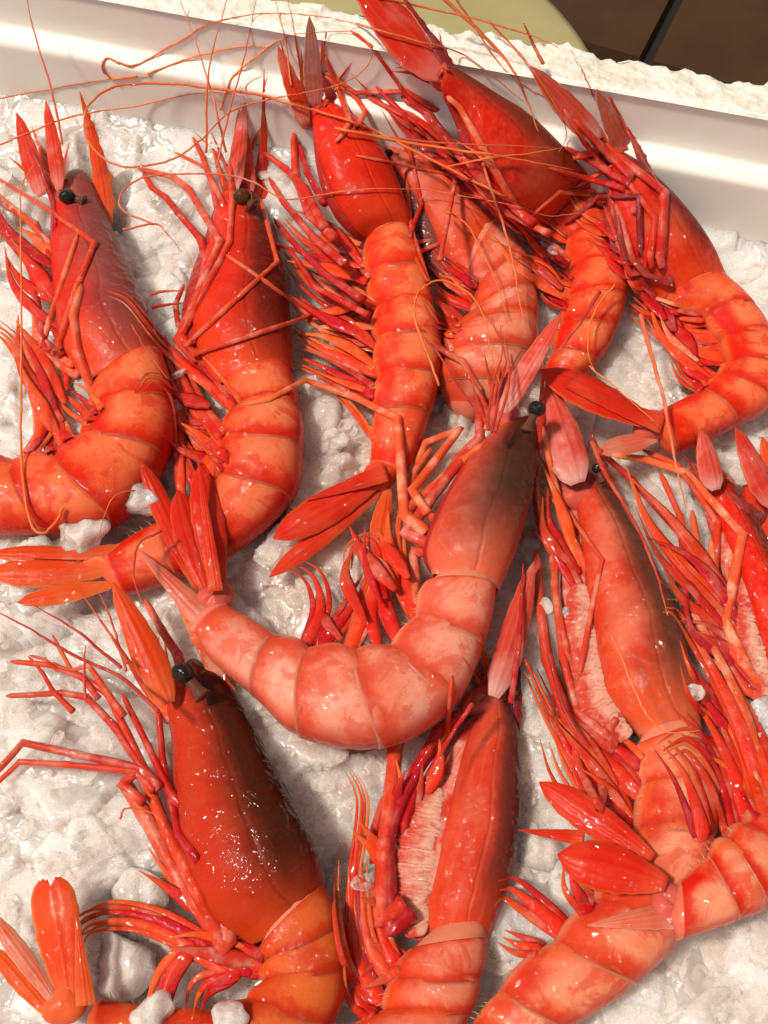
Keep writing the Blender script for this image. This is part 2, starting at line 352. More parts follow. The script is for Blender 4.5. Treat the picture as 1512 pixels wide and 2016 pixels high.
def soft(V, k):
    V[:, 2] += .0008 * vnoise(V[:, 0] + 1, V[:, 1] + 1 + V[:, 2], .02, 61); V[:, :2] += np.outer(.0004 * vnoise(V[:, 0] + 1, V[:, 2] + 1, .03, 62), WN[:2]); return V
profile_wall('far_wall', pf, L0, L1, 260, M_FOAM, soft)
nr = 26; pr2 = [(RIM_IN - .0008 + (RIM_OUT - RIM_IN + .0008) * q, RIM_Z - .0006) for q in np.linspace(0, 1, nr)] + [(RIM_OUT + .001, RIM_Z - .006), (RIM_OUT + .001, RIM_Z - .03), (RIM_OUT + .001, BOT - .01)]
def rough(V, k):
    q = np.tile(np.concatenate([np.linspace(0, 1, nr), [1, 1, 1]]), len(V) // k)
    s = V @ WD; a = np.clip((q - .25) / .6, 0, 1)
    V[:, 2] += a * (.0030 * vnoise(V[:, 0] + 1, V[:, 1] + 1, .012, 71) + .0022 * vnoise(V[:, 0] + 1, V[:, 1] + 1, .0035, 72)) - .002 * a
    e = (q > .93); V[e, :2] += np.outer((.003 * vnoise(s + 1, s * 0, .03, 73) + .0035 * vnoise(s + 1, s * 0, .0042, 74) + .002 * vnoise(s + 1, s * 0, .0016, 75))[e] , WN[:2]); return V
profile_wall('rim', pr2, L0, L1, 420, M_FOAMR, rough)
def slab(name, s0, s1, n0, n1, z0, z1, mat, parent, bev=.002):
    import bmesh
    bm = bmesh.new(); bmesh.ops.create_cube(bm, size=1)
    for v in bm.verts: v.co = Vector(W(s0 if v.co.x < 0 else s1, n0 if v.co.y < 0 else n1, z0 if v.co.z < 0 else z1))
    bmesh.ops.bevel(bm, geom=bm.edges[:], offset=bev, segments=2, affect='EDGES')
    bm.verts.index_update(); V = [tuple(v.co) for v in bm.verts]; Fc = [[v.index for v in f.verts] for f in bm.faces]; bm.free()
    return mk(name, V, Fc, mat, parent, smooth=False)
slab('side_wall', L0, S0 + .003, N0 - .02, LED_IN, BOT, RIM_Z, M_FOAM, box); slab('side_wall', S1 - .003, L1, N0 - .02, LED_IN, BOT, RIM_Z, M_FOAM, box)
slab('near_wall', L0, L1, N0 - .06, N0 + .004, BOT, RIM_Z - .03, M_FOAM, box); slab('base', L0, L1, N0 - .06, RIM_OUT, BOT - .03, BOT - .001, M_FOAM, box)
def beads(name, x, y, z, wall_n, nb, rad, seed):
    r = np.random.default_rng(seed); d = ray(x, y); tt = (wall_n - float(np.dot(CAM, WN))) / float(np.dot(d, WN)); c = CAM + d * tt; V = []; F = []
    for _ in range(nb):
        a, q = r.random() * 6.28, rad * math.sqrt(r.random()); p = c + WD * math.cos(a) * q + np.array([0, 0, math.sin(a) * q]); s = .00035 + .0003 * r.random(); o = len(V)
        for i in range(4):
            th = math.pi / 2 * i / 3
            for j in range(8):
                f = 2 * math.pi * j / 8; V.append(p + WD * s * math.cos(th) * math.cos(f) + np.array([0, 0, s * math.cos(th) * math.sin(f)]) - WN * s * .35 * math.sin(th))
        F += [(o + i * 8 + j, o + i * 8 + (j + 1) % 8, o + (i + 1) * 8 + (j + 1) % 8, o + (i + 1) * 8 + j) for i in range(3) for j in range(8)]
    o = mk(name, V, F, M_FOAM, box); o['kind'] = 'stuff'
for i, (x, y) in enumerate(((140, 42), (325, 70), (1355, 255), (1175, 215))): beads('foam_beads', x, y, 0, RIM_IN + .0003, 13, .0052, i)
# ------------------------------------------------------------------ lofted bodies
def stations3(st, ts, h0, h1, br, tmax):
    q = catmull(st, ts); D = []; Vn = []; bb = []
    for (dx, dy, vx, vy), t in zip(q, ts):
        h = h0 + (h1 - h0) * t / tmax
        ap = .5 * math.hypot(dx - vx, dy - vy); mx, my = (dx + vx) / 2, (dy + vy) / 2
        bz = ap * mpp(mx, my, h) * br; z = h + bz
        D.append(P(dx, dy, z)); Vn.append(P(vx, vy, z)); bb.append(bz)
    return np.array(D), np.array(Vn), np.array(bb)
NP = 44
PHI = np.linspace(0, 2 * math.pi, NP, endpoint=False)
def loft(D, Vn, bb, sc, us, bulge=0.0, lobe=0.0, fold=True, cap_front=False, cap_end=False, jit=0.0, seed=0, fat=.12, groove=0.0):
    C = (D + Vn) / 2; T = np.gradient(C, axis=0); T = np.array([nrm(v) for v in T])
    Vt = []; au = []; av = []; r = np.random.default_rng(seed); ph0 = r.random(4) * 6
    def ring(c, d, b, T, s, u, lo):
        for p in PHI:
            cs, sn = math.cos(p), math.sin(p); k = s
            if lo and cs < 0: k = s * (1 + lo * cs * cs)
            if jit: k *= 1 + jit * (math.sin(3 * p + ph0[0] + 5 * u) * .5 + math.sin(7 * u + 2 * p + ph0[1]) * .5)
            if groove and sn > 0:
                vv = (1 - cs) / 2
                k -= groove * (math.exp(-((vv - .36 - .10 * math.sin(3.1 * u + .4)) / .022) ** 2) * min(1, 4 * u) + .8 * math.exp(-((vv - .60 + .30 * (u - .35)) / .02) ** 2) * math.exp(-((u - .3) / .22) ** 2) + .7 * math.exp(-((u - .23 - .25 * (vv - .3)) / .03) ** 2) * math.exp(-((vv - .45) / .2) ** 2))
                k += groove * .6 * (math.exp(-((vv - .30 - .10 * math.sin(3.1 * u + .4)) / .035) ** 2) + math.exp(-(vv / .012) ** 2))
            q = c + d * cs * k + np.array([0, 0, b * math.copysign(abs(sn) ** .86, sn) * k * (1 + fat * cs)])
            q = q + T * bulge * np.linalg.norm(d) * u * u * (sn * sn if sn > 0 else 0)
            Vt.append(q); au.append(u); av.append((1 - cs) / 2)
    n = len(D)
    if cap_front:
        a0 = np.linalg.norm(D[0] - C[0])
        for f, s in ((1.05, .05), (.95, .22), (.74, .46), (.46, .70), (.2, .89)):
            ring(C[0] - T[0] * a0 * f + (D[0] - C[0]) * .25 * f, D[0] - C[0], bb[0], T[0], s * sc[0], 0, 0)
    for i in range(n):
        ring(C[i], D[i] - C[i], bb[i], T[i], sc[i], us[i], lobe * math.sin(math.pi * min(1, us[i])) if lobe else 0)
    if cap_end:
        a0 = np.linalg.norm(D[-1] - C[-1])
        for f, s in ((.12, .9), (.25, .7), (.34, .4), (.38, .05)): ring(C[-1] + T[-1] * a0 * f, D[-1] - C[-1], bb[-1], T[-1], s * sc[-1], us[-1], 0)
    elif fold:
        ring(C[-1], D[-1] - C[-1], bb[-1], T[-1], sc[-1] * .965, us[-1], 0)
        ring(C[-2], D[-2] - C[-2], bb[-2], T[-2], sc[-1] * .955, us[-2], 0)
    return np.array(Vt), grid_faces(len(Vt) // NP, NP), {'u': au, 'v': av}
# ------------------------------------------------------------------ tubes and blades
def tube3(pts, rad, ns=8, flat=1.0, name='tube', mat=None, parent=None, surf=False, ridge=0.0):
    pts = np.asarray(pts); n = len(pts); T = np.array([nrm(v) for v in np.gradient(pts, axis=0)])
    up = np.array([0, 0, 1.0]); V = []; au = []; av = []
    for i in range(n):
        s = np.cross(T[i], up); s = nrm(s) if np.linalg.norm(s) > 1e-4 else np.array([1.0, 0, 0]); q = np.cross(s, T[i])
        for k in range(ns):
            a = 2 * math.pi * k / ns
            rk = rad[i] * (1 + ridge * math.cos(4 * a + .6)); V.append(pts[i] + s * math.cos(a) * rk + q * math.sin(a) * rk * flat); au.append(i / (n - 1)); av.append(math.cos(a))
    F = grid_faces(n, ns); F.append(tuple(range(ns))[::-1]); F.append(tuple((n - 1) * ns + k for k in range(ns)))
    return mk(name, V, F, mat, parent, {'u': au, 'v': av}, surf)
def heights(px, hz, rpx, lift=0.0, free=.15, stiff=0):
    """photo-plane path -> resting heights: never below what it lies on, except near its root"""
    n = len(px); z = np.array(hz, float); S = np.array([surf_z(x, y) for x, y in px])
    r = np.array([rpx[i] * U0 for i in range(n)])
    for i in range(n):
        s = i / (n - 1); k = 1.0 if s >= free else -1.0
        if k > 0: z[i] = max(z[i], S[i] + r[i] * .8 + lift)
    for _ in range(4 + stiff):
        zz = z.copy(); zz[1:-1] = .25 * z[:-2] + .5 * z[1:-1] + .25 * z[2:]
        for i in range(n):
            if i / (n - 1) >= free: zz[i] = max(zz[i], min(z[i], S[i] + r[i] * .5 + lift))
        z = zz
    return z
def leg(root, name, pts, r0, r1, hroot, mat, lift=0.0, free=.12, htip=None, ns=12):
    """jointed leg: straight podomeres with knuckles; pts in photo pixels"""
    px = []; rr = []; L = [math.dist(a, b) for a, b in zip(pts[:-1], pts[1:])]; tot = sum(L); acc = 0
    for (a, b), l in zip(zip(pts[:-1], pts[1:]), L):
        k = max(5, int(l / 14))
        for i in range(k):
            f = i / k; s = (acc + f * l) / tot; r = r0 + (r1 - r0) * s
            px.append((a[0] + (b[0] - a[0]) * f, a[1] + (b[1] - a[1]) * f))
            e = min(f, 1 - f) * l / max(r, 1); bow = .86 + .12 * math.sin(math.pi * f)
            rr.append(r * .88 * (bow + .24 * math.exp(-(e / 1.0) ** 2)))
        acc += l
    px.append(pts[-1]); rr.append(r1 * .35)
    n = len(px); hz = np.linspace(hroot, htip if htip is not None else .002, n)
    z = hz if lift is None else heights(px, hz, rr, lift, free, 4)
    P3 = [P(x, y, q) for (x, y), q in zip(px, z)]
    return tube3(P3, [r * mpp(x, y, q) for r, (x, y), q in zip(rr, px, z)], ns, .78, name, mat, root, surf=True, ridge=.10)
def whip(root, name, pts, prof, hroot, mat, htip=.002, lift=0.0, free=.2, flat=.5, ns=8, surf=True, per=9, ridge=0.0):
    n = (len(pts) - 1) * per + 1; px = catmull(pts, np.linspace(0, len(pts) - 1, n))
    rr = [np.interp(i / (n - 1), np.linspace(0, 1, len(prof)), prof) for i in range(n)]
    if name == 'antenna':
        jt = np.cumsum(RNG.normal(0, .55, (n, 2)), axis=0); jt -= np.linspace(0, 1, n)[:, None] * jt[-1]; px = px + jt
    hz = np.linspace(hroot, htip, n); z = heights(px, hz, np.array(rr) * flat, lift, free, 3)
    P3 = [P(x, y, q) for (x, y), q in zip(px, z)]
    return tube3(P3, [r * mpp(x, y, q) for r, (x, y), q in zip(rr, px, z)], ns, flat, name, mat, root, surf=surf, ridge=ridge)
PROF = {'scale': [(0, .34), (.10, .74), (.28, 1), (.5, .92), (.72, .68), (.88, .38), (1, .05)],
        'fan': [(0, .32), (.15, .60), (.4, .92), (.6, 1), (.78, .86), (.91, .52), (1, .05)],
        'spear': [(0, 1), (.3, .82), (.6, .52), (.85, .24), (1, .04)],
        'rost': [(0, .3), (.15, .8), (.3, .85), (.65, .5), (.9, .2), (1, .04)], 'cut': [(0, .40), (.2, .66), (.5, .92), (.78, .96), (.94, .78), (1, .42)]}
def blade(root, name, base, tip, w, prof, mat, hb, ht, lift=0.0, bend=0.0, dome=.24, twist=0.0, free=.2, surf=True, teeth=0):
    if name == 'antennal_scale': hb -= .004; free = .28
    if name == 'rostrum': hb, ht, prof, free = ZF[root.name], max(ht - hb, .002) + ZF[root.name], 'rost', .3
    nl, nw = 22, 11; bx, by = base; tx, ty = tip; dx, dy = tx - bx, ty - by; L = math.hypot(dx, dy); nx, ny = -dy / L, dx / L
    ss = np.linspace(0, 1, nl); px = [(bx + dx * s + nx * bend * L * math.sin(math.pi * s), by + dy * s + ny * bend * L * math.sin(math.pi * s)) for s in ss]
    z = heights(px, np.linspace(hb, ht, nl), [w * .06] * nl, lift, free, 6)
    pr = np.interp(ss, *zip(*PROF[prof])); top = []; bot = []; au = []; av = []
    ph = random.random() * 6; side_ = random.choice((-1, 1)); twist = twist or random.uniform(-.22, .22)
    for i, s in enumerate(ss):
        hw = w / 2 * pr[i]; c = px[i]; zz = z[i]
        for j in range(nw):
            q = -1 + 2 * j / (nw - 1); tw = 1.0
            if teeth and q > .9 and .08 < s < .9: tw = 1 + (.28 if i % 4 == 0 else 0)
            jag = 1 + .03 * math.sin(s * 40 + q * 3 + ph)
            hq = w / 2 * np.interp(s, (0, .15, .5, .85, 1), (.34, .78, .78, .46, .04)) if prof == 'scale' and q * side_ > 0 else hw
            x, y = c[0] + nx * hq * q * tw * jag, c[1] + ny * hq * q * tw * jag
            u = mpp(x, y, zz)
            dz = dome * hw * (1 - q * q) * u + twist * hw * q * u + .016 * hw * u * math.cos(q * 9.0) + .30 * hw * u * max(0, .15 - abs(q))
            if prof == 'cut':
                bk = -L * (.07 * math.exp(-((q - .1) / .25) ** 2) + .012 * math.sin(q * 17 + ph)) * s ** 7; x += dx / L * bk; y += dy / L * bk
            p = P(x, y, zz); p[2] += dz; top.append(p); th = (.032 * (1 - abs(q) ** 3) + .010) * w * u * .8
            bot.append(p - np.array([0, 0, th])); au.append(s); av.append(q)
    n = nl * nw; F = grid_faces(nl, nw, False); F2 = [tuple(k + n for k in f[::-1]) for f in F]
    rim = [j for j in range(nw)] + [i * nw + nw - 1 for i in range(1, nl)] + [(nl - 1) * nw + j for j in range(nw - 2, -1, -1)] + [i * nw for i in range(nl - 2, 0, -1)]
    F3 = [(rim[k], rim[k - 1], rim[k - 1] + n, rim[k] + n) for k in range(len(rim))]
    return mk(name, np.array(top + bot), F + F2 + F3, mat, root, {'u': au + au, 'v': av + av}, surf)
def ball(root, name, x, y, r, z, mat, asp=(1, 1, 1), ang=0.0, lump=0.0, seed=0):
    c = P(x, y, z); R = r * mpp(x, y, z); V = []; rr = np.random.default_rng(seed); ph = rr.random(3) * 6; ca, sa = math.cos(ang), math.sin(ang)
    for i in range(13):
        th = math.pi * i / 12
        for j in range(20):
            p = 2 * math.pi * j / 20; k = 1 + lump * (math.sin(3 * p + ph[0]) * math.sin(2 * th + ph[1]))
            x0, y0, z0 = math.sin(th) * math.cos(p) * asp[0] * k, math.sin(th) * math.sin(p) * asp[1] * k, math.cos(th) * asp[2] * k
            V.append(c + R * np.array([x0 * ca - y0 * sa, x0 * sa + y0 * ca, z0]))
    return mk(name, V, grid_faces(13, 20), mat, root, {'u': np.zeros(len(V)), 'v': np.zeros(len(V))}, True)
# ------------------------------------------------------------------ prawns
GROUP = 'red prawns laid on the crushed ice'
class Prawn: pass
ZF = {}
PR = []
def prawn(label, car, abd, h=(-.006, -.004), br=(.70, .78), red=RED, side=(.58, .05, .02), dark=(.045, .012, .006), damt=.8, orange=ORG, pale=PALE, stripes=0.0, thx=.15, thw=1.0, dext=.52, dlen=(1.05, .6), thm='M_THX'):
    p = Prawn(); p.h = h; p.car = car; p.abd = abd; p.seed = len(PR) + 1; PR.append(p)
    k = p.seed; mid = car[len(car) // 2]
    p.root = empty('prawn', P((mid[0] + mid[2]) / 2, (mid[1] + mid[3]) / 2, h[0]), label, 'prawn', GROUP)
    p.mc = mat_carapace('carapace_shell', red, side, dark, damt, k, stripes, dext, dlen, orange); p.ms = mat_segment('abdomen_shell', red, orange, pale, k)
    n = len(car); hf, hc = h[0], h[-2]; h = (hc, h[-1])
    ts = np.linspace(0, n - 1, 13 * (n - 1) + 1); D, V, b = stations3(car, ts, hf, hc, br[0], n - 1)
    us = ts / (n - 1); sc = 1 - .10 * np.exp(-us / .10) + .025 * np.exp(-((us - 1) / .05) ** 2)
    v, f, a = loft(D, V, b, sc, us, bulge=.22, cap_front=True, jit=.012, seed=k, groove=.05)
    mk('carapace', v, f, p.mc, p.root, a, True)
    p.zc = (hf + hc) / 2 + b[len(b) // 2]; p.zf = hf + b[0]; p.bz = float(b.mean())
    # soft body under the shell edge, where the legs start
    C = (D + V) / 2; D2 = C + (V - D) * .02; V2 = V + (V - C) * thx
    D2 = D2 - np.outer(b * .42, (0, 0, 1)); V2 = V2 - np.outer(b * .42, (0, 0, 1))
    v, f, a = loft(D2[2:-2:2], V2[2:-2:2], b[2:-2:2] * .62 * thw, 1 - .35 * np.abs(np.linspace(-1, 1, len(D2[2:-2:2]))) ** 3, us[2:-2:2], cap_front=True, jit=.03, seed=k + 50)
    mk('thorax', v, f, globals()[thm], p.root, a, True)
    m = len(abd) - 1; p.za = stations3(abd, [min(2, m)], h[0], h[1], br[1], m)[0][0][2]; ZF[p.root.name] = p.zf
    def hz(t): return h[0] + (h[1] - h[0]) * t / m
    # inner flesh that shows between the rings
    ts = np.linspace(0, m, 8 * m + 1); D, V, b = stations3(abd, ts, h[0], h[1], br[1], m)
    v, f, a = loft(D, V, b, np.ones(len(ts)) * .93, np.tile(np.linspace(.2, .4, len(ts)), 1), fold=False, cap_front=True)
    mk('flesh', v, f, M_FLESH, p.root, a, True)
    for i in range(m):
        ext = .13 if i < m - 1 else .0
        ts = np.linspace(i - (.06 if i else .12), i + 1 + ext, 15)
        D, V, b = stations3(abd, np.clip(ts, 0, m), h[0], h[1], br[1], m)
        us = np.linspace(0, 1, 15); sc = .972 + .030 * np.sin(math.pi * np.clip(us * 1.15, 0, 1)) + .022 * us ** 4 - .012 * np.exp(-((us - .2) / .04) ** 2)
        v, f, a = loft(D, V, b, sc, us, bulge=.12, lobe=.17 if i < m - 1 else .03, cap_end=i == m - 1, jit=.012, seed=k * 10 + i)
        mk('abdomen_segment', v, f, p.ms, p.root, a, True)
    BVt, BF = [], []
    for i in range(m):
        for f in (.25, .4, .5, .6, .72, .84):
            if random.random() < .3: continue
            D, V, b = stations3(abd, [i + f], h[0], h[1], br[1], m); o = nrm(V[0] - D[0]); al = nrm(stations3(abd, [min(i + f + .1, m)], h[0], h[1], br[1], m)[1][0] - V[0]); L = random.uniform(.0012, .0035)
            c0 = V[0] + o * .0002 + np.array([0, 0, random.uniform(-.3, .5) * b[0]]); tp = c0 + (o + al * random.uniform(-.1, .9)) * L + np.array([0, 0, random.uniform(-.0005, .001)]); k0 = len(BVt); w_ = .00022
            BVt += [c0 + al * w_, c0 - al * w_, c0 + np.array([0, 0, w_ * 1.6]), tp]; BF += [(k0, k0 + 2, k0 + 3), (k0 + 2, k0 + 1, k0 + 3), (k0 + 1, k0, k0 + 3)]
    mk('bristles', BVt, BF, M_BRI, p.root, {'u': np.zeros(len(BVt)), 'v': np.zeros(len(BVt))})['kind'] = 'stuff'
    return p
M_FLESH = mat_plain('flesh_pale', (.70, .22, .13), .3, .5, .4)
GR = (.06, .03, .022)
A1 = prawn('purple-tinged prawn with a grey eye at the far left, tail outside the picture',
  [(182,352,98,395),(212,430,100,450),(245,505,104,530),(282,590,110,600),(305,650,122,680),(320,705,175,765)],
  [(322,700,188,768),(343,785,185,818),(335,890,165,865),(235,1024,112,900),(95,1046,32,912),(-40,1045,-45,905),(-150,1040,-150,930)],
  side=(.50,.085,.06), dark=(.13,.045,.045), damt=.8, dext=.8, dlen=(1.3,.7))
A2 = prawn('prawn with a round brown eye and dark red back, second from the left',
  [(518,392,422,398),(547,470,412,468),(562,545,392,545),(571,620,380,620),(575,690,392,695),(575,735,432,767)],
  [(573,722,440,770),(591,800,455,810),(599,880,440,872),(580,975,425,940),(470,1078,385,990),(360,1132,325,1025),(245,1172,212,1085)],
  red=(.58,.014,.004), side=(.62,.030,.010), dark=(.050,.008,.004), damt=.85, dext=.64, dlen=(1.2,.6), thx=.3, pale=(.72,.20,.09), orange=(.68,.07,.014))
A5 = prawn('uppermost prawn, its broad red antennal scale crossing the far rim of the foam box',
  [(905,140,868,175),(975,190,908,235),(1045,240,940,310),(1105,300,985,380),(1150,350,1035,425),(1180,395,1082,447)],
  [(1180,390,1085,445),(1206,455,1115,475),(1230,525,1120,540),(1233,590,1118,590),(1214,650,1105,640),(1180,712,1090,690),(1130,760,1070,730)],
  h=(.058,.0,-.006), dark=(.07,.030,.014), damt=.75, dext=.62, thx=.3, side=(.62,.12,.055))
A4 = prawn('half hidden prawn with a glossy dark patch, wedged between two others near the wall',
  [(800,280,758,315),(850,312,805,372),(903,358,842,432),(955,410,870,495),(990,450,912,555)],
  [(985,445,915,555),(1032,500,935,580),(1054,570,930,625),(1060,640,895,660),(1052,705,875,710),(1020,770,870,760),(970,820,880,800)],
  h=(.012,-.008,-.010), damt=.15, thx=.6, thm='M_BELLY', side=(.60,.16,.11), red=(.56,.05,.02), pale=(.72,.30,.2))
A3 = prawn('prawn lying straight down the middle with two upright red scales and no visible eye',
  [(642,185,612,230),(687,225,622,290),(737,275,638,345),(777,350,663,402),(803,420,698,447),(812,465,733,472)],
  [(808,455,720,478),(838,530,725,545),(854,605,737,615),(869,672,742,672),(865,742,745,742),(849,812,738,805),(802,935,727,915)],
  h=(.026,.002,-.003), damt=.12, side=(.66,.045,.012), red=(.62,.018,.006), orange=(.72,.075,.016))
A6 = prawn('prawn beside the right wall of the box with a curled tail pointing left',
  [(1262,325,1200,365),(1315,380,1218,425),(1360,435,1243,486),(1400,495,1272,543),(1430,560,1306,594)],
  [(1430,558,1310,592),(1478,600,1385,628),(1520,665,1420,668),(1540,735,1432,712),(1520,795,1412,745),(1462,832,1385,768),(1332,890,1290,815)],
  h=(.026,-.003,.002), dark=(.05,.008,.006), damt=.8, dext=.6, thx=.35, side=(.60,.10,.05))
A12 = prawn('prawn at the right edge of the picture, only its reddish scales and dark rostrum showing',
  [(1515,965,1450,1010),(1565,1050,1490,1100),(1610,1150,1530,1200),(1640,1260,1550,1300)],
  [(1640,1260,1550,1300),(1660,1330,1570,1360),(1660,1400,1570,1420),(1650,1470,1560,1480),(1630,1530,1550,1530)],
  h=(-.010,-.010))
A8 = prawn('long prawn at centre right with exposed pale gills and a brown streak along its back',
  [(1192,952,1125,968),(1234,1015,1140,1035),(1284,1110,1150,1130),(1322,1190,1165,1210),(1350,1285,1180,1300),(1368,1370,1200,1375),(1378,1440,1262,1452)],
  [(1378,1435,1250,1470),(1400,1530,1262,1545),(1412,1620,1250,1625),(1350,1827,1170,1768),(1262,1930,1096,1850),(1130,2022,988,1943),(1040,2080,925,2020)],
  h=(-.006,-.005), side=(.64,.17,.10), red=(.56,.035,.012), dark=(.07,.028,.014), damt=.92, dext=.68, thx=.65, thw=.75, thm='M_FLTH', pale=(.74,.30,.18), orange=(.70,.11,.035))
A9 = prawn('right edge prawn with thick folded legs and a red tail fan on its neighbour',
  [(1452,960,1395,985),(1502,1050,1440,1090),(1547,1150,1480,1200),(1582,1280,1505,1300),(1602,1400,1520,1400),(1605,1480,1530,1480)],
  [(1605,1470,1505,1500),(1625,1560,1500,1545),(1620,1650,1490,1585),(1575,1737,1465,1620),(1512,1787,1430,1648),(1462,1810,1395,1683),(1338,1852,1335,1735)],
  h=(-.003,.010), thx=.7, thm='M_FLTH', side=(.6,.12,.06), pale=(.74,.30,.18), orange=(.70,.11,.035))
A10 = prawn('bottom centre prawn with ribbed gills along its side, below the big curled prawn',
  [(1005,1388,938,1408),(1022,1450,917,1460),(1025,1530,895,1540),(1023,1620,874,1630),(1011,1700,859,1710),(990,1775,843,1790),(962,1848,850,1862)],
  [(962,1848,808,1868),(949,1925,778,1925),(930,1992,755,1985),(880,2070,690,2030),(800,2130,640,2060)],
  h=(-.008,-.006), red=(.54,.035,.014), side=(.58,.11,.055), dark=(.06,.018,.014), damt=.85, dext=.5, stripes=.22, thx=.75, thw=1.0, thm='M_FLTH', pale=(.68,.26,.17))
A11 = prawn('big dark red prawn at the bottom left with black eye and brown-black back',
  [(447,1338,318,1388),(487,1408,340,1460),(537,1503,348,1560),(582,1590,358,1650),(617,1660,385,1745),(632,1715,430,1815),(642,1762,500,1862)],
  [(640,1745,510,1870),(672,1815,520,1895),(682,1900,520,1930),(662,2010,490,1965),(560,2110,420,1990),(400,2120,330,1990),(190,2065,200,1965)],
  h=(-.006,-.003), red=(.46,.024,.006), side=(.42,.055,.012), dark=(.026,.008,.003), damt=.93, dext=.74, dlen=(1.2,.6), pale=(.62,.13,.03), orange=(.58,.055,.010))
A7 = prawn('large curled prawn on top in the centre, black eye and pale pink tail rings',
  [(1060,852,972,845),(1054,905,932,890),(1046,965,895,955),(1031,1040,860,1025),(1006,1110,840,1085),(979,1165,852,1135)],
  [(978,1162,838,1150),(956,1262,820,1215),(896,1387,770,1275),(766,1468,703,1285),(600,1454,613,1280),(505,1377,551,1255),(375,1264,448,1192)],
  h=(.004,.0), red=(.60,.06,.03), side=(.64,.20,.14), dark=(.035,.016,.010), damt=.95, dext=1.1, dlen=(1.0, .42), pale=(.74,.34,.25), orange=(.70,.13,.06))
BV = bvh()
# ---- heads, eyes, rostra, scales, tails, swimmerets
def head(p, x, y, rx, ry, ang, mat=M_HEAD, dz=0.0): ball(p.root, 'head', x, y, 1.0, (p.zf if p.zf > .02 else p.zc * .8) + dz - .004, mat, (rx, ry, min(rx, ry) * .8), math.radians(ang), .10, p.seed)
def eye(p, x, y, r, sx, sy, dz=.006, mat=M_EYE):
    z = surf_z(x, y) + r * U0 * .4 if dz is None else p.zc + dz
    st = whip(p.root, 'eyestalk', [(sx, sy), ((sx + x) / 2, (sy + y) / 2), (x, y)], [r * .75, r * .5, r * .45, r * .8], z - .001, M_STALK, htip=z - .0005, free=2, flat=.9, surf=False)
    ball(st, 'eye', x, y, r, z, mat, (1, .88, .88), random.uniform(-.6, .6), .05, p.seed)
head(A1, 128, 378, 34, 24, 100); eye(A1, 133, 387, 17, 166, 396)
blade(A1.root, 'antennal_scale', (84, 385), (33, 222), 46, 'scale', M_SCALE, .012, .016)
blade(A1.root, 'antennal_scale', (117, 375), (90, 198), 36, 'scale', M_SCALE, .014, .020, twist=.2)
blade(A1.root, 'rostrum', (212, 452), (157, 180), 44, 'spear', M_FANO, .019, .020, bend=.03, teeth=1)
head(A2, 478, 385, 46, 40, 90, M_THX); eye(A2, 478, 388, 19, 500, 405, .012, M_EYEB)
blade(A2.root, 'antennal_scale', (462, 375), (482, 203), 38, 'scale', M_SCALEP, .014, .018)
blade(A2.root, 'antennal_scale', (490, 385), (470, 215), 46, 'scale', M_SCALE, .010, .014)
blade(A2.root, 'rostrum', (518, 440), (520, 135), 22, 'spear', M_FAN, .020, .020, teeth=1)
head(A3, 612, 225, 34, 34, 90); blade(A3.root, 'antennal_scale', (602, 245), (547, 90), 42, 'scale', M_SCALE, .034, .050)
blade(A3.root, 'antennal_scale', (622, 210), (609, 32), 42, 'scale', M_SCALEP, .036, .070)
blade(A3.root, 'rostrum', (668, 232), (622, 120), 26, 'spear', M_LEGP, .042, .055, teeth=1)
head(A4, 768, 300, 24, 30, 40); eye(A4, 765, 300, 8, 785, 306, None)
head(A5, 872, 152, 28, 42, 40, M_LEG); blade(A5.root, 'antennal_scale', (880, 150), (688, -45), 96, 'scale', M_SCALE, .064, .080, dome=.2)
blade(A5.root, 'rostrum', (905, 160), (770, -40), 24, 'spear', M_LEGP, .068, .082, teeth=1)
head(A6, 1222, 330, 34, 44, 50); blade(A6.root, 'antennal_scale', (1236, 318), (1175, 175), 48, 'scale', M_SCALEP, .032, .060)
blade(A6.root, 'antennal_scale', (1180, 275), (1044, 130), 58, 'scale', M_SCALEP, .044, .066)
blade(A6.root, 'rostrum', (1278, 345), (1236, 250), 26, 'spear', M_LEGP, .036, .046, teeth=1)
head(A7, 992, 822, 40, 34, 60); eye(A7, 1057, 805, 18, 1036, 848, .010)
blade(A7.root, 'antennal_scale', (990, 812), (1105, 615), 50, 'scale', M_SCALEP, .022, .034)
blade(A7.root, 'rostrum', (1062, 900), (1070, 700), 18, 'spear', M_LEGR, .024, .030, teeth=1)
head(A8, 1140, 975, 34, 42, 100); eye(A8, 1176, 922, 11, 1186, 950, .004)
blade(A8.root, 'antennal_scale', (1138, 952), (1076, 752), 88, 'scale', M_SCALEP, .012, .012)
blade(A8.root, 'rostrum', (1222, 1010), (1162, 845), 24, 'spear', M_LEGP, .018, .018, teeth=1)
head(A9, 1412, 960, 34, 40, 90); blade(A9.root, 'antennal_scale', (1410, 965), (1380, 845), 52, 'scale', M_SCALEP, .012, .016)
blade(A12.root, 'antennal_scale', (1525, 1000), (1448, 840), 62, 'scale', M_SCALE, .010, .014)
blade(A12.root, 'antennal_scale', (1540, 980), (1500, 860), 50, 'scale', M_FANO, .008, .010)
blade(A12.root, 'rostrum', (1540, 1060), (1424, 962), 40, 'spear', M_LEGP, .016, .016, teeth=1)
head(A10, 955, 1380, 34, 46, 100); eye(A10, 1001, 1345, 13, 1004, 1375, .002)
blade(A10.root, 'antennal_scale', (972, 1372), (1052, 1105), 66, 'scale', M_SCALEP, .010, .008)
blade(A10.root, 'rostrum', (1018, 1450), (1018, 1235), 22, 'spear', M_LEGP, .012, .012, teeth=1)
head(A11, 345, 1385, 40, 46, 110, M_LEG); eye(A11, 361, 1325, 24, 400, 1372, .010)
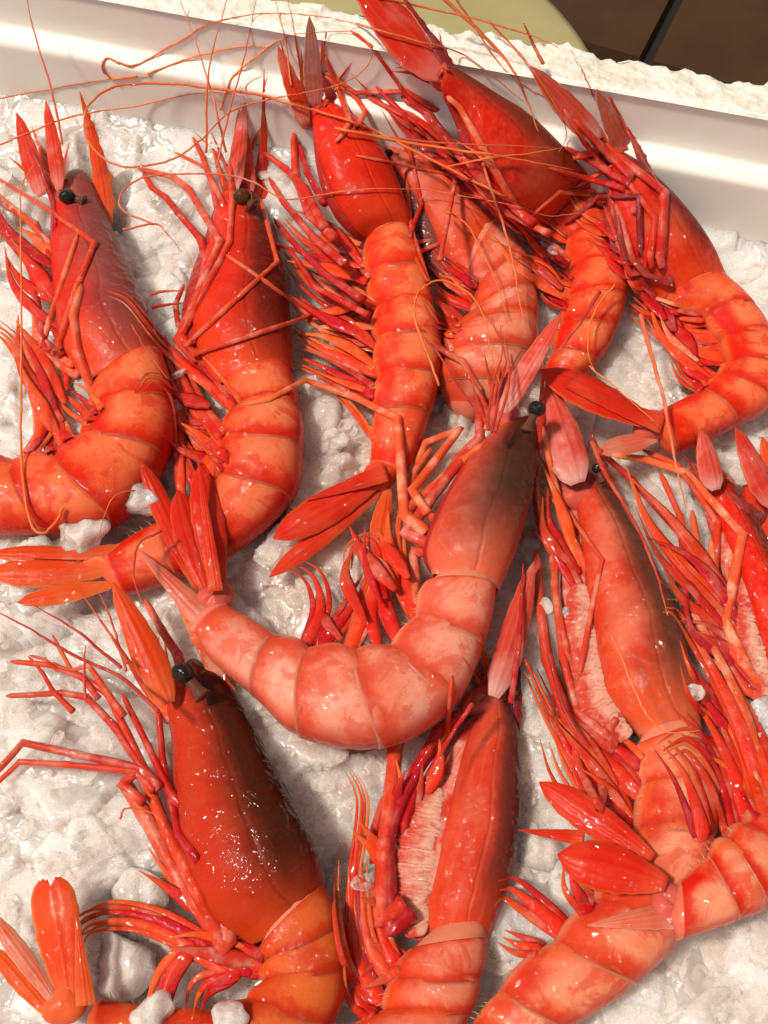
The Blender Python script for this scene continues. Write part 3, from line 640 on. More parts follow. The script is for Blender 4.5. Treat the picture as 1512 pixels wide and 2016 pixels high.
blade(A11.root, 'antennal_scale', (333, 1385), (222, 1146), 72, 'scale', M_FANO, .016, .020)
blade(A11.root, 'rostrum', (470, 1405), (338, 1165), 40, 'spear', M_LEG, .024, .026, teeth=1)
# tails
def knob(p, x, y, rx, ry, ang, z, mat=M_HEAD): ball(p.root, 'tail_base', x, y, 1.0, z, mat, (rx, ry, min(rx, ry) * .7), math.radians(ang), .12, p.seed + 9)
knob(A2, 205, 1105, 40, 30, 0, .003, M_FANO)
for b_, t_, w_, l_ in (((222, 1120), (-25, 1130), 62, 0), ((225, 1095), (-20, 1090), 40, .001), ((225, 1150), (34, 1186), 40, -.001)): blade(A2.root, 'uropod', b_, t_, w_, 'fan', M_FANO, .004, .004, l_)
blade(A2.root, 'telson', (245, 1085), (60, 1098), 34, 'spear', M_FANO, .006, .006, .002)
knob(A3, 752, 935, 38, 32, 40, .004, M_FAN)
blade(A3.root, 'uropod', (752, 940), (538, 1060), 66, 'fan', M_FAN, .006, .006, .001); blade(A3.root, 'uropod', (748, 965), (530, 1136), 42, 'fan', M_FAN, .004, .003)
blade(A3.root, 'telson', (760, 930), (600, 985), 36, 'spear', M_FAN, .009, .008, .002); blade(A3.root, 'uropod', (765, 960), (738, 1085), 40, 'fan', M_FANO, .004, .004)
knob(A6, 1285, 840, 40, 34, 20, .008)
blade(A6.root, 'uropod', (1288, 835), (1062, 728), 76, 'fan', M_FAN, .012, .016, .001); blade(A6.root, 'uropod', (1295, 862), (1176, 888), 40, 'fan', M_FANP, .008, .010)
blade(A6.root, 'telson', (1305, 835), (1110, 760), 36, 'spear', M_FAN, .014, .018, .0025)
knob(A7, 422, 1180, 44, 36, 60, .006)
blade(A7.root, 'uropod', (432, 1165), (393, 915), 66, 'fan', M_FAN, .008, .014, .001); blade(A7.root, 'uropod', (408, 1165), (350, 965), 66, 'fan', M_FAN, .008, .012)
blade(A7.root, 'uropod', (390, 1160), (278, 908), 46, 'fan', M_FAN, .006, .012); blade(A7.root, 'uropod', (408, 1222), (272, 1082), 56, 'spear', M_FANP, .008, .010, .002)
blade(A7.root, 'telson', (425, 1165), (388, 890), 30, 'spear', M_FAN, .012, .020, .003)
knob(A9, 1322, 1790, 44, 52, 10, .016)
blade(A9.root, 'uropod', (1312, 1740), (1098, 1682), 100, 'fan', M_FAN, .020, .016, .003); blade(A9.root, 'uropod', (1285, 1690), (1062, 1540), 66, 'fan', M_FAN, .016, .010, .001)
blade(A9.root, 'uropod', (1335, 1800), (1156, 1822), 60, 'spear', M_FANP, .018, .014, .002); blade(A9.root, 'telson', (1150, 1650), (1020, 1634), 32, 'spear', M_FAN, .010, .008)
knob(A11, 130, 1975, 46, 40, 30, .006, M_FANO)
blade(A11.root, 'uropod', (135, 1965), (98, 1730), 104, 'cut', M_FANO, .008, .012); blade(A11.root, 'uropod', (118, 1985), (-20, 1795), 42, 'fan', M_FANP, .008, .008, .001)
blade(A11.root, 'uropod', (105, 2005), (-15, 1865), 46, 'fan', M_FANO, .006, .004); blade(A11.root, 'telson', (170, 1980), (150, 1800), 40, 'spear', M_FANO, .012, .016, .002)
# swimmerets: (thick peduncle then tapering whip)
def sw(p, pts, w, mat=M_PLEO, hr=None, ht=.002, lift=0.0, free=.3):
    hr = p.za * .7 if hr is None else hr
    a, b = pts[0], pts[1]; l = math.dist(a, b); pts = [(a[0] + (a[0] - b[0]) / l * 30, a[1] + (a[1] - b[1]) / l * 30)] + pts
    main = whip(p.root, 'swimmeret', pts, [w * .18, w * .33, w * .37, w * .27, w * .16, w * .09, w * .03], hr, mat, ht, lift, free, .42, 12, ridge=.12)
    for k in range(3):                                       # the fringed branches of each swimming leg
        o = (random.uniform(.2, .55) * (1 if k else -1) if k < 2 else random.uniform(-.9, .9)) * w; e = random.uniform(.75, 1.2); q = []
        for i, (x, y) in enumerate(pts):
            f = i / (len(pts) - 1); a, b = pts[max(i - 1, 0)], pts[min(i + 1, len(pts) - 1)]; l = math.dist(a, b) + 1e-6; tx, ty = (b[0] - a[0]) / l, (b[1] - a[1]) / l
            d = 40 * (e - 1) * f; q.append((x - ty * o * math.sin(2.2 * f) + tx * d, y + tx * o * math.sin(2.2 * f) + ty * d))
        whip(main, 'swimmeret_branch', q, [w * .08, w * .21, w * .20, w * .14, w * .08, w * .02], hr, random.choice([M_PLEO, M_LEGR, M_PLEO2, M_LEG]), ht, lift, free, .26, 8, False, 7, ridge=.1)
def tangle(p, a0, a1, b0, b1, n, w0=9, w1=19):               # limbs lying criss-cross along the belly
    for i in range(n):
        f, g_ = random.random(), random.random() * .5; f2 = min(1, max(0, f + random.uniform(-.25, .25))); k = random.uniform(.65, 1.1)
        A_ = np.array(a0) * (1 - f) + np.array(a1) * f; B_ = np.array(b0) * (1 - f2) + np.array(b1) * f2; d = B_ - A_; nn = np.array([-d[1], d[0]]) * random.uniform(-.14, .14)
        w = random.uniform(w0, w1); pts = [tuple(A_ - d * .12), tuple(A_ + d * .3 * k + nn), tuple(A_ + d * .65 * k + nn * 1.1), tuple(A_ + d * k)]
        whip(p.root, 'swimmeret_branch', pts, [w * .35, w * .8, w * .95, w * .6, w * .3, w * .06], min(p.zc, p.za * 1.3) * random.uniform(.5, .9), random.choice([M_PLEO, M_PLEO, M_LEGR, M_LEG, M_PLEO2]), random.uniform(.002, .008), 0, .2, .26, 9, False, 9, ridge=.12)
for p_, *a_ in ((A3, (690, 450), (742, 800), (550, 400), (590, 720), 16), (A6, (1240, 540), (1405, 750), (1195, 470), (1310, 640), 13), (A2, (380, 710), (440, 930), (300, 640), (330, 860), 8), (A8, (1160, 1430), (1250, 1640), (1060, 1290), (1100, 1470), 8),
               (A9, (1430, 1400), (1500, 1570), (1310, 1200), (1340, 1460), 10), (A10, (770, 1700), (800, 1900), (695, 1600), (705, 1950), 9), (A7, (810, 1110), (645, 1265), (760, 960), (610, 1130), 8), (A5, (1010, 400), (1112, 600), (880, 260), (970, 480), 12),
               (A1, (125, 720), (105, 890), (40, 570), (25, 720), 6), (A5, (880, 280), (990, 400), (700, 150), (790, 300), 9), (A4, (930, 560), (890, 720), (840, 480), (830, 680), 8), (A11, (380, 1760), (500, 1900), (250, 1620), (330, 1880), 5), (A10, (830, 1560), (770, 1680), (870, 1440), (760, 1520), 6), (A9, (1440, 1180), (1465, 1330), (1225, 890), (1330, 1230), 14), (A8, (1130, 1080), (1140, 1220), (1058, 880), (1058, 1080), 8), (A6, (1200, 400), (1260, 540), (1080, 330), (1150, 470), 9), (A1, (100, 440), (115, 640), (-10, 350), (10, 520), 6)): tangle(p_, *a_)
for q, w_ in (([(112, 850), (88, 770), (45, 685), (-20, 625)], 26), ([(70, 900), (78, 820), (55, 735), (15, 665), (-25, 645)], 26), ([(45, 905), (88, 840), (92, 770), (78, 700)], 26),
              ([(185, 825), (150, 795), (118, 770)], 40), ([(140, 875), (118, 830), (98, 785), (70, 740)], 34), ([(100, 895), (98, 850), (85, 800)], 30)): sw(A1, q, w_)
for q, w_ in (([(452, 790), (372, 725), (312, 668), (252, 592), (210, 572)], 26), ([(358, 1000), (352, 870), (348, 790), (326, 752), (292, 743), (275, 762)], 26), ([(450, 870), (390, 800), (340, 700), (325, 660)], 38),
              ([(445, 900), (385, 820), (352, 740)], 40), ([(430, 930), (378, 860), (352, 780)], 36), ([(460, 800), (400, 740), (360, 690)], 34), ([(400, 980), (365, 910), (360, 850)], 34)): sw(A2, q, w_)
for q, w_ in (([(735, 560), (680, 520), (600, 470), (560, 430)], 34), ([(740, 630), (680, 610), (610, 560), (560, 500)], 38), ([(745, 680), (690, 660), (620, 620), (575, 580)], 42), ([(748, 735), (690, 710), (620, 680), (578, 650)], 42),
              ([(745, 780), (690, 750), (620, 715), (575, 700)], 40), ([(735, 860), (690, 800), (655, 770)], 22), ([(735, 600), (660, 560), (590, 520)], 30)): sw(A3, q, w_)
for q, w_ in (([(935, 560), (890, 530), (850, 500)], 34), ([(925, 600), (880, 580), (840, 540)], 34), ([(905, 650), (870, 630), (840, 590)], 32), ([(880, 700), (860, 670), (830, 640)], 30)): sw(A4, q, w_)
for q, w_ in (([(1110, 470), (1060, 440), (1000, 400)], 34), ([(1118, 520), (1075, 490), (1030, 470)], 32), ([(1120, 560), (1090, 545), (1050, 520)], 28), ([(1115, 600), (1085, 585), (1060, 560)], 28)): sw(A5, q, w_)
for q, w_ in (([(1385, 625), (1330, 620), (1270, 590), (1230, 560)], 38), ([(1415, 665), (1350, 660), (1290, 620), (1250, 590)], 40), ([(1425, 705), (1370, 690), (1310, 640), (1280, 600)], 38), ([(1410, 745), (1365, 720), (1330, 670), (1300, 630)], 36),
              ([(1385, 765), (1350, 735), (1330, 700)], 32), ([(1330, 610), (1280, 600), (1240, 580)], 34)): sw(A6, q, w_)
for q, w_ in (([(778, 1245), (752, 1170), (752, 1100), (758, 1010), (765, 960)], 40), ([(742, 1265), (730, 1205), (745, 1130), (742, 1080), (722, 1062), (692, 1080), (685, 1115)], 34), ([(690, 1275), (712, 1220), (728, 1170), (745, 1110), (748, 1050)], 40),
              ([(640, 1262), (668, 1228), (708, 1170), (728, 1130)], 40), ([(606, 1262), (628, 1215), (630, 1170), (612, 1130), (572, 1105)], 34), ([(815, 1200), (795, 1140), (785, 1070), (790, 1000)], 42)): sw(A7, q, w_)
for q, w_ in (([(1232, 1615), (1150, 1520), (1085, 1410), (1042, 1318)], 40), ([(1262, 1560), (1200, 1500), (1140, 1440), (1100, 1380)], 44), ([(1255, 1640), (1180, 1600), (1120, 1520), (1090, 1450)], 40), ([(1116, 1835), (1055, 1785), (1010, 1752), (985, 1752)], 46),
              ([(1160, 1790), (1130, 1740), (1125, 1690)], 46), ([(1255, 1500), (1200, 1460), (1160, 1400)], 46), ([(1060, 1870), (1020, 1860), (990, 1845)], 40)): sw(A8, q, w_)
for q, w_ in (([(1388, 1660), (1372, 1590), (1345, 1520), (1306, 1468)], 44), ([(1440, 1640), (1418, 1550), (1390, 1488), (1350, 1455), (1305, 1478)], 44), ([(1475, 1612), (1440, 1510), (1395, 1420), (1367, 1386)], 52), ([(1500, 1560), (1456, 1425), (1405, 1320), (1340, 1210), (1312, 1196)], 46),
              ([(1510, 1600), (1470, 1500), (1430, 1420)], 48), ([(1520, 1540), (1480, 1430), (1440, 1350)], 46)): sw(A9, q, w_)
for q, w_ in (([(705, 1945), (690, 1830), (697, 1720), (712, 1600), (707, 1555), (689, 1520)], 22), ([(770, 1925), (728, 1860), (714, 1780), (712, 1700)], 44), ([(740, 1960), (705, 1890), (690, 1790), (686, 1700)], 46), ([(780, 1900), (760, 1860), (740, 1800), (735, 1750)], 44), ([(730, 2000), (700, 1960), (690, 1880)], 44)): sw(A10, q, w_, lift=.001)
for q, w_ in (([(470, 1900), (380, 1845), (300, 1808), (210, 1796), (142, 1830)], 44), ([(440, 1910), (350, 1850), (260, 1815), (180, 1820), (155, 1850)], 34), ([(365, 1880), (335, 1925), (318, 1985), (312, 2030)], 50), ([(450, 1920), (400, 1945), (380, 2000)], 48), ([(510, 1900), (440, 1880), (370, 1870)], 56)): sw(A11, q, w_)
# gills: a soft pleated mass tucked under the shell edge, with single filaments on it
def gills(p, path, w, n, slope=.25):
    nr_, ns = n * 9, 26; c = catmull(path, np.linspace(0, len(path) - 1, nr_)); T = np.gradient(c, axis=0); V = []; au = []; av = []; ph = RNG.random(n + 2) * 1.2; am = .55 + .6 * RNG.random(n + 2)
    for i in range(nr_):
        t = T[i] / np.hypot(*T[i]); nx, ny = -t[1], t[0]; f = i / (nr_ - 1); env = .25 + .75 * math.sin(math.pi * min(1, max(0, f * 1.0))) ** .5; z0 = p.zc * .95
        for k in range(ns):
            a = 2 * math.pi * k / ns; q = math.cos(a); ps = i / 9 + slope * 3.0 * q + .22 * math.sin(q * 6 + ph[int(i / 9)] * 5) + .5 * math.sin(i * .13 + ph[0] * 9) * q + .3 * math.sin(i * .31); m_ = ps % 1; r_ = abs(math.sin(math.pi * m_)) ** .55 * am[int(ps) % (n + 2)]
            hw = w / 2 * env * (.86 + .10 * r_ + .10 * math.sin(ps * 1.3)); x, y = c[i][0] + nx * hw * q, c[i][1] + ny * hw * q
            V.append(P(x, y, z0) + np.array([0, 0, math.sin(a) * hw * U0 * (.20 + .13 * r_)])); au.append(m_); av.append(q)
    mk('gill', V, grid_faces(nr_, ns), M_GILL, p.root, {'u': au, 'v': av}, True)
gills(A8, [(1142, 1150), (1140, 1230), (1155, 1315), (1180, 1390), (1235, 1455)], 84, 21)
gills(A9, [(1465, 1190), (1475, 1260), (1500, 1345), (1520, 1420)], 70, 15)
gills(A10, [(856, 1548), (834, 1620), (815, 1700), (806, 1770), (822, 1845)], 100, 22, -.3)
def face(p, x, y, dx, dy, L, n, spread=.55, wide=20):
    a0 = math.atan2(dy, dx); hz_ = ZF[p.root.name]
    for i in range(n):
        a = a0 + random.uniform(-spread, spread); o = random.uniform(-wide, wide); l = L * random.uniform(.45, 1.0); bx, by = x - math.sin(a0) * o, y + math.cos(a0) * o
        bend = random.uniform(-.25, .25); pts = [(bx - math.cos(a) * 18, by - math.sin(a) * 18), (bx + math.cos(a) * l * .4, by + math.sin(a) * l * .4), (bx + math.cos(a + bend) * l, by + math.sin(a + bend) * l)]
        w_ = random.uniform(5, 9)
        if i % 3: whip(p.root, 'mouthpart', pts, [w_ * .8, w_, w_ * .7, w_ * .45, w_ * .1], hz_ * .8, random.choice([M_LEGR, M_ANTR, M_LEG, M_PLEO2]), hz_ * .8 + random.uniform(-.004, .006), 0, .3, .55, 8, False, 8, ridge=.12)
        else: blade(p.root, 'mouthpart', pts[0], pts[2], w_ * 3.2, 'spear', random.choice([M_SCALE, M_FANO, M_FAN]), hz_ * .8, hz_ * .8 + .003, 0, random.uniform(-.06, .06), .2, random.uniform(-.5, .5), .3, False)
for a_ in ((A1, 120, 380, -.35, -1, 150, 9), (A2, 470, 390, -.1, -1, 170, 10), (A3, 620, 230, -.1, -1, 170, 9), (A5, 885, 160, -.8, -.8, 170, 6), (A6, 1215, 320, -.5, -.9, 150, 9), (A7, 975, 830, .1, -1, 170, 9), (A8, 1140, 970, -.3, -1, 150, 8),
           (A9, 1400, 965, -.3, -1, 140, 7), (A10, 955, 1390, .1, -1, 160, 7), (A11, 335, 1385, -.4, -1, 200, 9, .4)): face(*a_)
BV = bvh()
# ---- walking legs
def legs(p, L, mat=M_LEG, hr=None, lift=0.0, name='walking_leg', ext=True):
    st = p.car[max(1, len(p.car) * 2 // 3)]; cx, cy = (st[0] + st[2] * 2) / 3, (st[1] + st[3] * 2) / 3
    for q in L:
        pts = list(q[2:]); a = pts[0]; d = math.dist(a, (cx, cy)) + 1e-6; k = min(1, 55 / d)
        if len(pts) > 2 and ext: pts = [(a[0] + (cx - a[0]) * k, a[1] + (cy - a[1]) * k)] + pts
        tot = sum(math.dist(u_, v_) for u_, v_ in zip(pts[:-1], pts[1:]))
        leg(p.root, name, pts, q[0], q[1], p.zc * .8 if hr is None else hr, q_mat(mat), lift, .10 + (math.dist(pts[0], pts[1]) / tot if len(pts) > 3 and ext else 0) * .8)
def q_mat(m): return random.choice(m) if isinstance(m, list) else m
MX = [M_LEG, M_LEGR]
legs(A1, [(12,7,(140,720),(72,660),(68,560),(86,468)),(11,6,(150,740),(78,690),(108,600),(154,458)),(11,4,(112,695),(150,570),(186,478),(80,402),(-15,345)),(13,9,(185,775),(152,690),(145,620),(160,560)),(10,6,(90,690),(60,525),(-15,435)),(9,6,(95,500),(70,440),(-15,390)),(9,5,(98,480),(45,425),(-20,370)),(8,4,(110,455),(105,400),(80,330),(60,290))], MX)
legs(A2, [(13,7,(385,705),(352,668),(434,475),(372,372),(340,348),(272,332)),(12,6,(385,700),(356,660),(452,478),(458,385),(452,320)),(8,5,(400,705),(366,680),(546,515),(512,390)),(8,5,(410,720),(380,698),(610,622),(526,556),(440,498)),(10,6,(395,470),(352,420),(326,388),(300,370),(282,340)),(9,5,(352,640),(345,600),(362,560)),(9,5,(430,420),(420,370),(400,310),(380,270)),(8,4,(440,400),(405,330),(345,300))], MX)
legs(A3, [(13,8,(660,470),(612,425),(583,350),(578,262)),(12,7,(640,450),(600,370),(560,330),(520,300)),(12,6,(680,520),(620,470),(560,400),(530,350)),(11,6,(715,590),(640,540),(570,470),(540,430)),(11,6,(640,400),(606,340),(588,280)),(9,5,(725,620),(620,565),(570,490),(540,480)),(8,5,(650,300),(690,240),(660,160),(640,110)),(8,4,(690,270),(720,220),(700,190),(640,150))], M_LEGR, ext=False)
legs(A4, [(6,4,(800,480),(830,400),(815,330),(800,270)),(6,4,(815,500),(845,560),(810,450),(800,350))], M_LEGR)
legs(A5, [(6,4,(866,512),(897,352),(884,343),(700,306)),(14,8,(990,400),(910,310),(845,225),(790,190)),(12,7,(1010,400),(950,290),(905,212),(880,190)),(13,7,(1050,440),(980,380),(890,290),(820,205)),(10,6,(960,400),(870,300),(820,240),(720,190)),(11,6,(930,360),(840,300),(800,230),(740,170)),(10,5,(1080,460),(1000,420),(930,330),(905,300)),(9,5,(880,230),(800,180),(700,183),(640,140)),(8,4,(870,250),(810,200),(730,90),(690,60))], [M_LEG, M_LEGR], ext=False)
legs(A6, [(12,10,(1300,520),(1308,378),(1194,290),(1128,312)),(9,7,(1262,500),(1258,385),(1180,388),(1110,442)),(9,6,(1240,540),(1200,430),(1188,390)),(11,7,(1280,520),(1290,430),(1230,350)),(8,5,(1260,345),(1215,322),(1130,370)),(10,6,(1250,520),(1225,440),(1212,400)),(8,5,(1190,385),(1100,378),(1038,430)),(9,6,(1320,560),(1270,540),(1215,480))], [M_LEGR, M_LEG, M_LEGP])
legs(A6, [(13,9,(1240,345),(1185,290),(1130,235)),(12,8,(1235,360),(1170,320),(1110,290)),(10,6,(1225,370),(1150,350),(1080,330)),(9,6,(1200,340),(1150,280),(1110,215))], M_LEGR, .03)
legs(A6, [(11,6,(1220,520),(1200,450),(1186,400)),(10,6,(1235,520),(1222,470),(1216,410))], M_LEGP)
legs(A7, [(15,7,(800,1050),(868,955),(945,862),(942,765),(912,712),(840,672)),(15,9,(795,1010),(880,935),(952,872)),(11,8,(812,965),(905,845),(836,872),(815,928)),(13,6,(796,1015),(783,824),(700,782),(600,748),(530,786),(476,797)),(13,9,(815,1085),(818,1130),(819,1190)),(12,8,(830,1060),(800,1000),(815,930),(850,880)),(10,6,(840,1000),(900,900),(945,855))], M_LEG)
legs(A8, [(17,10,(1200,1470),(1118,1415),(1078,1300),(1062,1180),(1056,1085)),(13,8,(1210,1460),(1135,1400),(1110,1300),(1092,1150),(1098,1060)),(7,5,(1138,1342),(1165,1200),(1186,1102),(1120,1010),(1050,955)),(9,6,(1120,1300),(1095,1180),(1085,1060),(1050,980)),(12,8,(1180,1590),(1140,1510),(1125,1400)),(10,6,(1140,1090),(1105,1000),(1080,900),(1070,840))], M_LEG)
legs(A9, [(14,9,(1480,1330),(1428,1225),(1462,1052),(1352,930),(1269,904),(1205,895)),(11,7,(1475,1340),(1400,1200),(1414,1030),(1334,915),(1265,885)),(12,8,(1470,1350),(1352,1205),(1344,1055),(1245,945),(1160,870)),(11,8,(1470,1360),(1380,1220),(1375,1090),(1362,1005)),(10,7,(1480,1350),(1395,1240),(1370,1120),(1340,1020),(1300,930)),(12,8,(1490,1340),(1440,1280),(1410,1180),(1400,1060))], [M_LEG, M_LEGR])
legs(A10, [(21,15,(752,1810),(757,1665),(772,1560),(778,1470),(800,1400)),(18,12,(770,1830),(762,1655),(788,1577),(862,1440),(910,1400))], M_LEGR, .004, None)
legs(A10, [(9,6,(830,1555),(906,1406),(930,1360)),(12,8,(740,1700),(735,1640),(760,1560)),(8,5,(820,1530),(880,1440),(890,1330)),(12,9,(790,1640),(815,1560),(830,1480))], M_LEGR, ext=False)
legs(A11, [(21,15,(445,1865),(345,1715),(282,1600),(240,1532)),(19,12,(435,1845),(330,1640),(276,1512)),(11,6,(240,1545),(282,1510),(212,1365),(160,1332),(105,1310),(20,1302)),(10,6,(278,1508),(225,1430),(170,1372),(120,1364),(60,1368),(12,1370)),(10,8,(278,1512),(150,1485),(45,1462),(-20,1535)),(9,6,(265,1518),(130,1505),(38,1500),(-20,1555)),(12,7,(395,1700),(352,1640),(320,1500),(312,1400)),(10,6,(335,1560),(292,1470),(240,1365)),(7,3,(160,1332),(112,1318),(88,1298),(58,1290)),(7,3,(105,1362),(84,1325),(56,1292)),(8,4,(212,1365),(175,1310),(140,1320),(103,1250)),(12,7,(350,1290),(318,1240),(285,1180))], [M_LEG, M_LEGR])
# chelae fingers of the big claws
# ---- antennae
BV = bvh()
def ant(p, pts, w, mat=M_ANT, lift=.0, hr=None, ht=.002, name='antenna', free=.0):
    whip(p.root, name, pts, [w * .8, w * .72, w * .6, w * .4, w * .22], p.zc if hr is None else hr, mat, ht, lift, free, 1.0, 6, False, 12)
H = .03
ant(A1, [(122,285),(100,170),(68,60),(52,-20)], 3.2, M_ANTP, 0, .02, .06)
ant(A5, [(1000,390),(756,268),(690,240),(600,215),(500,187),(410,177),(320,167),(225,172),(168,210),(162,265),(200,315),(260,331),(340,315),(395,280),(455,225),(550,196),(600,186),(700,158),(734,110),(700,66),(620,64)], 3.6, M_ANT, .001, .03, .03)
ant(A1, [(125,1000),(112,1020),(78,1052),(50,1015),(38,900),(40,700),(38,450),(44,370),(66,325)], 4.2, M_ANT, .001, .012, .02)
ant(A2, [(268,150),(222,156),(198,140),(205,116),(260,128),(320,95),(375,65),(425,42),(525,27),(640,34),(756,60)], 3, M_ANT, .0, .02, .04)
ant(A2, [(445,300),(425,215),(390,100),(352,-10)], 3.2, M_ANTP, 0, .02, .06); ant(A2, [(405,300),(410,150),(448,-10)], 3.4, M_ANT, 0, .02, .065); ant(A2, [(425,330),(460,190),(485,90),(507,-10)], 2.8, M_ANTP, 0, .02, .06)
ant(A3, [(575,170),(560,80),(540,-10)], 2.4, M_ANT, 0, .02, .06); ant(A3, [(592,150),(580,60),(565,-10)], 2.4, M_ANTP, 0, .02, .06); ant(A3, [(435,215),(455,160),(500,118),(560,78),(640,62)], 3, M_ANT, 0, .02, .03)
ant(A2, [(290,146),(380,112),(475,92),(530,95)], 2.6, M_ANT, 0, .012, .02); ant(A1, [(-10,195),(100,178),(205,160),(300,150)], 1.8, M_ANT, 0, .01, .01); ant(A1, [(-10,290),(125,236),(250,215),(400,184),(480,190)], 2.2, M_ANT, 0, .01, .02)
ant(A2, [(300,440),(240,412),(246,376),(290,352),(425,347),(495,358),(565,392),(675,372),(756,370),(861,376),(1000,403),(1076,424),(1146,419)], 2.6, M_ANTP, .001, .02, .02)
ant(A5, [(660,252),(861,290),(1000,312),(1130,334)], 4.2, M_ANT, .002, .03, .03); ant(A5, [(870,330),(980,308),(1103,292)], 3.2, M_ANT, .002, .03, .03); ant(A5, [(740,268),(900,284),(1103,293)], 3.2, M_ANTP, .002, .03, .03)
ant(A5, [(700,48),(800,75),(915,108),(1030,200)], 3.2, M_ANT, .001, .05, .04); ant(A5, [(730,-8),(915,32),(1044,70),(1100,95)], 3.2, M_ANT, .0, .07, .07); ant(A5, [(868,-8),(968,86),(1022,161),(1060,260)], 5, M_ANT, .0, .07, .03)
ant(A5, [(895,-8),(940,60),(1000,140),(1070,190)], 3, M_ANTP, .0, .07, .04); ant(A5, [(780,-8),(820,40),(860,100)], 2.4, M_ANT, 0, .07, .06); ant(A5, [(960,40),(1020,100),(1090,200),(1118,260),(1100,300)], 3, M_ANT, .001, .06, .03)
ant(A6, [(1168,190),(1150,150),(1134,122)], 2.2, M_ANTR, 0, .03, .06); ant(A6, [(1070,125),(1045,75),(1030,45)], 5, M_ANT, 0, .06, .075); ant(A6, [(1200,190),(1237,258),(1270,320),(1302,372)], 4, M_ANTR, .001, .03, .03)
ant(A5, [(950,320),(985,430),(1011,537),(1033,644)], 4, M_ANTP, .001, .03, .02); ant(A4, [(877,413),(920,440),(952,499),(978,560),(1000,628)], 2.8, M_ANT, .001, .02, .02)
ant(A7, [(865,760),(828,657),(818,604),(834,568),(877,554),(928,580),(958,630),(968,690),(985,760)], 3.2, M_ANT, .001, .03, .03)
ant(A7, [(968,850),(982,765),(994,711),(976,650),(936,590)], 3.4, M_ANTR, .001, .03, .03); ant(A7, [(960,840),(972,760),(990,700),(985,640)], 3.4, M_ANTR, .001, .03, .03); ant(A7, [(975,850),(1000,750),(992,660)], 4, M_ANTR, .001, .03, .03)
ant(A7, [(930,800),(860,690),(840,672)], 3, M_ANTR, .001, .03, .02)
ant(A5, [(1210,560),(1168,620),(1160,700),(1185,752)], 2.6, M_ANT, .001, .02, .01); ant(A9, [(1262,620),(1285,711),(1307,802),(1330,920),(1350,1000)], 6, M_ANTP, .001, .02, .02); ant(A7, [(1180,575),(1130,650),(1074,724)], 5, M_ANTR, .001, .03, .03)
ant(A8, [(1203,1248),(1234,1322),(1274,1404),(1316,1440),(1378,1438)], 3, M_ANT, .001, .03, .03); ant(A2, [(280,962),(222,982),(187,1072)], 2.6, M_ANT, .001, .012, .012)
ant(A11, [(318,1046),(272,1072),(264,1140),(282,1195)], 4, M_ANTR, .001, .02, .02); ant(A8, [(1165,870),(1205,950),(1256,1035),(1290,1120),(1314,1212)], 6, M_ANTR, .001, .02, .02)
ant(A11, [(250,1305),(212,1240),(162,1172)], 4.5, M_ANTR, 0, .02, .008); ant(A11, [(248,1320),(225,1240),(196,1168)], 4, M_ANTR, 0, .02, .008); ant(A11, [(238,1315),(150,1240),(60,1188)], 4.5, M_ANTR, 0, .02, .006)
ant(A11, [(312,1400),(235,1335),(135,1286),(60,1240),(-10,1202)], 5.5, M_ANTR, 0, .024, .01); ant(A11, [(236,1612),(245,1596),(262,1592),(300,1600),(325,1622)], 3, M_ANT, 0, .02, .02); ant(A11, [(170,1375),(166,1310),(168,1270)], 4, M_LEG, 0, .02, .02)
ant(A10, [(1006,1385),(1016,1290),(1022,1200),(1030,1110)], 8, M_LEGR, 0, .012, .01); ant(A10, [(930,1385),(880,1460),(840,1540)], 6, M_LEGR, .001, .02, .02); ant(A10, [(1035,1300),(1075,1400),(1100,1440)], 5, M_ANTR, 0, .01, .01)
ant(A8, [(1082,1290),(1110,1400),(1160,1480)], 7, M_ANTR, 0, .01, .01); ant(A6, [(1160,720),(1210,760),(1290,830)], 2.4, M_ANT, .002, .02, .02); ant(A2, [(240,452),(305,442),(330,460),(358,496)], 3.2, M_ANTP, 0, .003, .003)
ant(A2, [(296,580),(330,574),(356,572)], 4, M_ANTR, 0, .006, .01); ant(A2, [(300,605),(360,596)], 5, M_ANTR, 0, .006, .01); ant(A1, [(260,640),(290,690),(330,745)], 3, M_ANTR, .001, .02, .02)
# ------------------------------------------------------------------ floor and tub beyond
# floor
FZ = -.55
m, t, b = nodes('brown_floor'); g = N(t)
c = g.mix(g.ss(g.noise(9, 5.0, .6), .35, .7), (.048, .024, .011), (.062, .032, .016)); g.link(c, b.inputs['Base Color']); b.inputs['Roughness'].default_value = .6; b.inputs['Specular IOR Level'].default_value = .15
M_FLOOR = m; m2, t, b = nodes('dark_joint'); b.inputs['Base Color'].default_value = (.012, .008, .006, 1)
JA, JB = P(1352, -40, FZ), P(1255, 150, FZ); JD = nrm(JB - JA); JN = np.array([-JD[1], JD[0], 0]); JO = float(np.dot(JA, JN))
def FW(a, n_, z): return JD * a + JN * n_ + np.array([0, 0, z])
fl = mk('floor', [FW(-6, -6, FZ - .012), FW(6, -6, FZ - .012), FW(6, 6, FZ - .012), FW(-6, 6, FZ - .012)], [(0, 1, 2, 3)], m2, smooth=False); tag(fl, kind='structure')
TS = .60
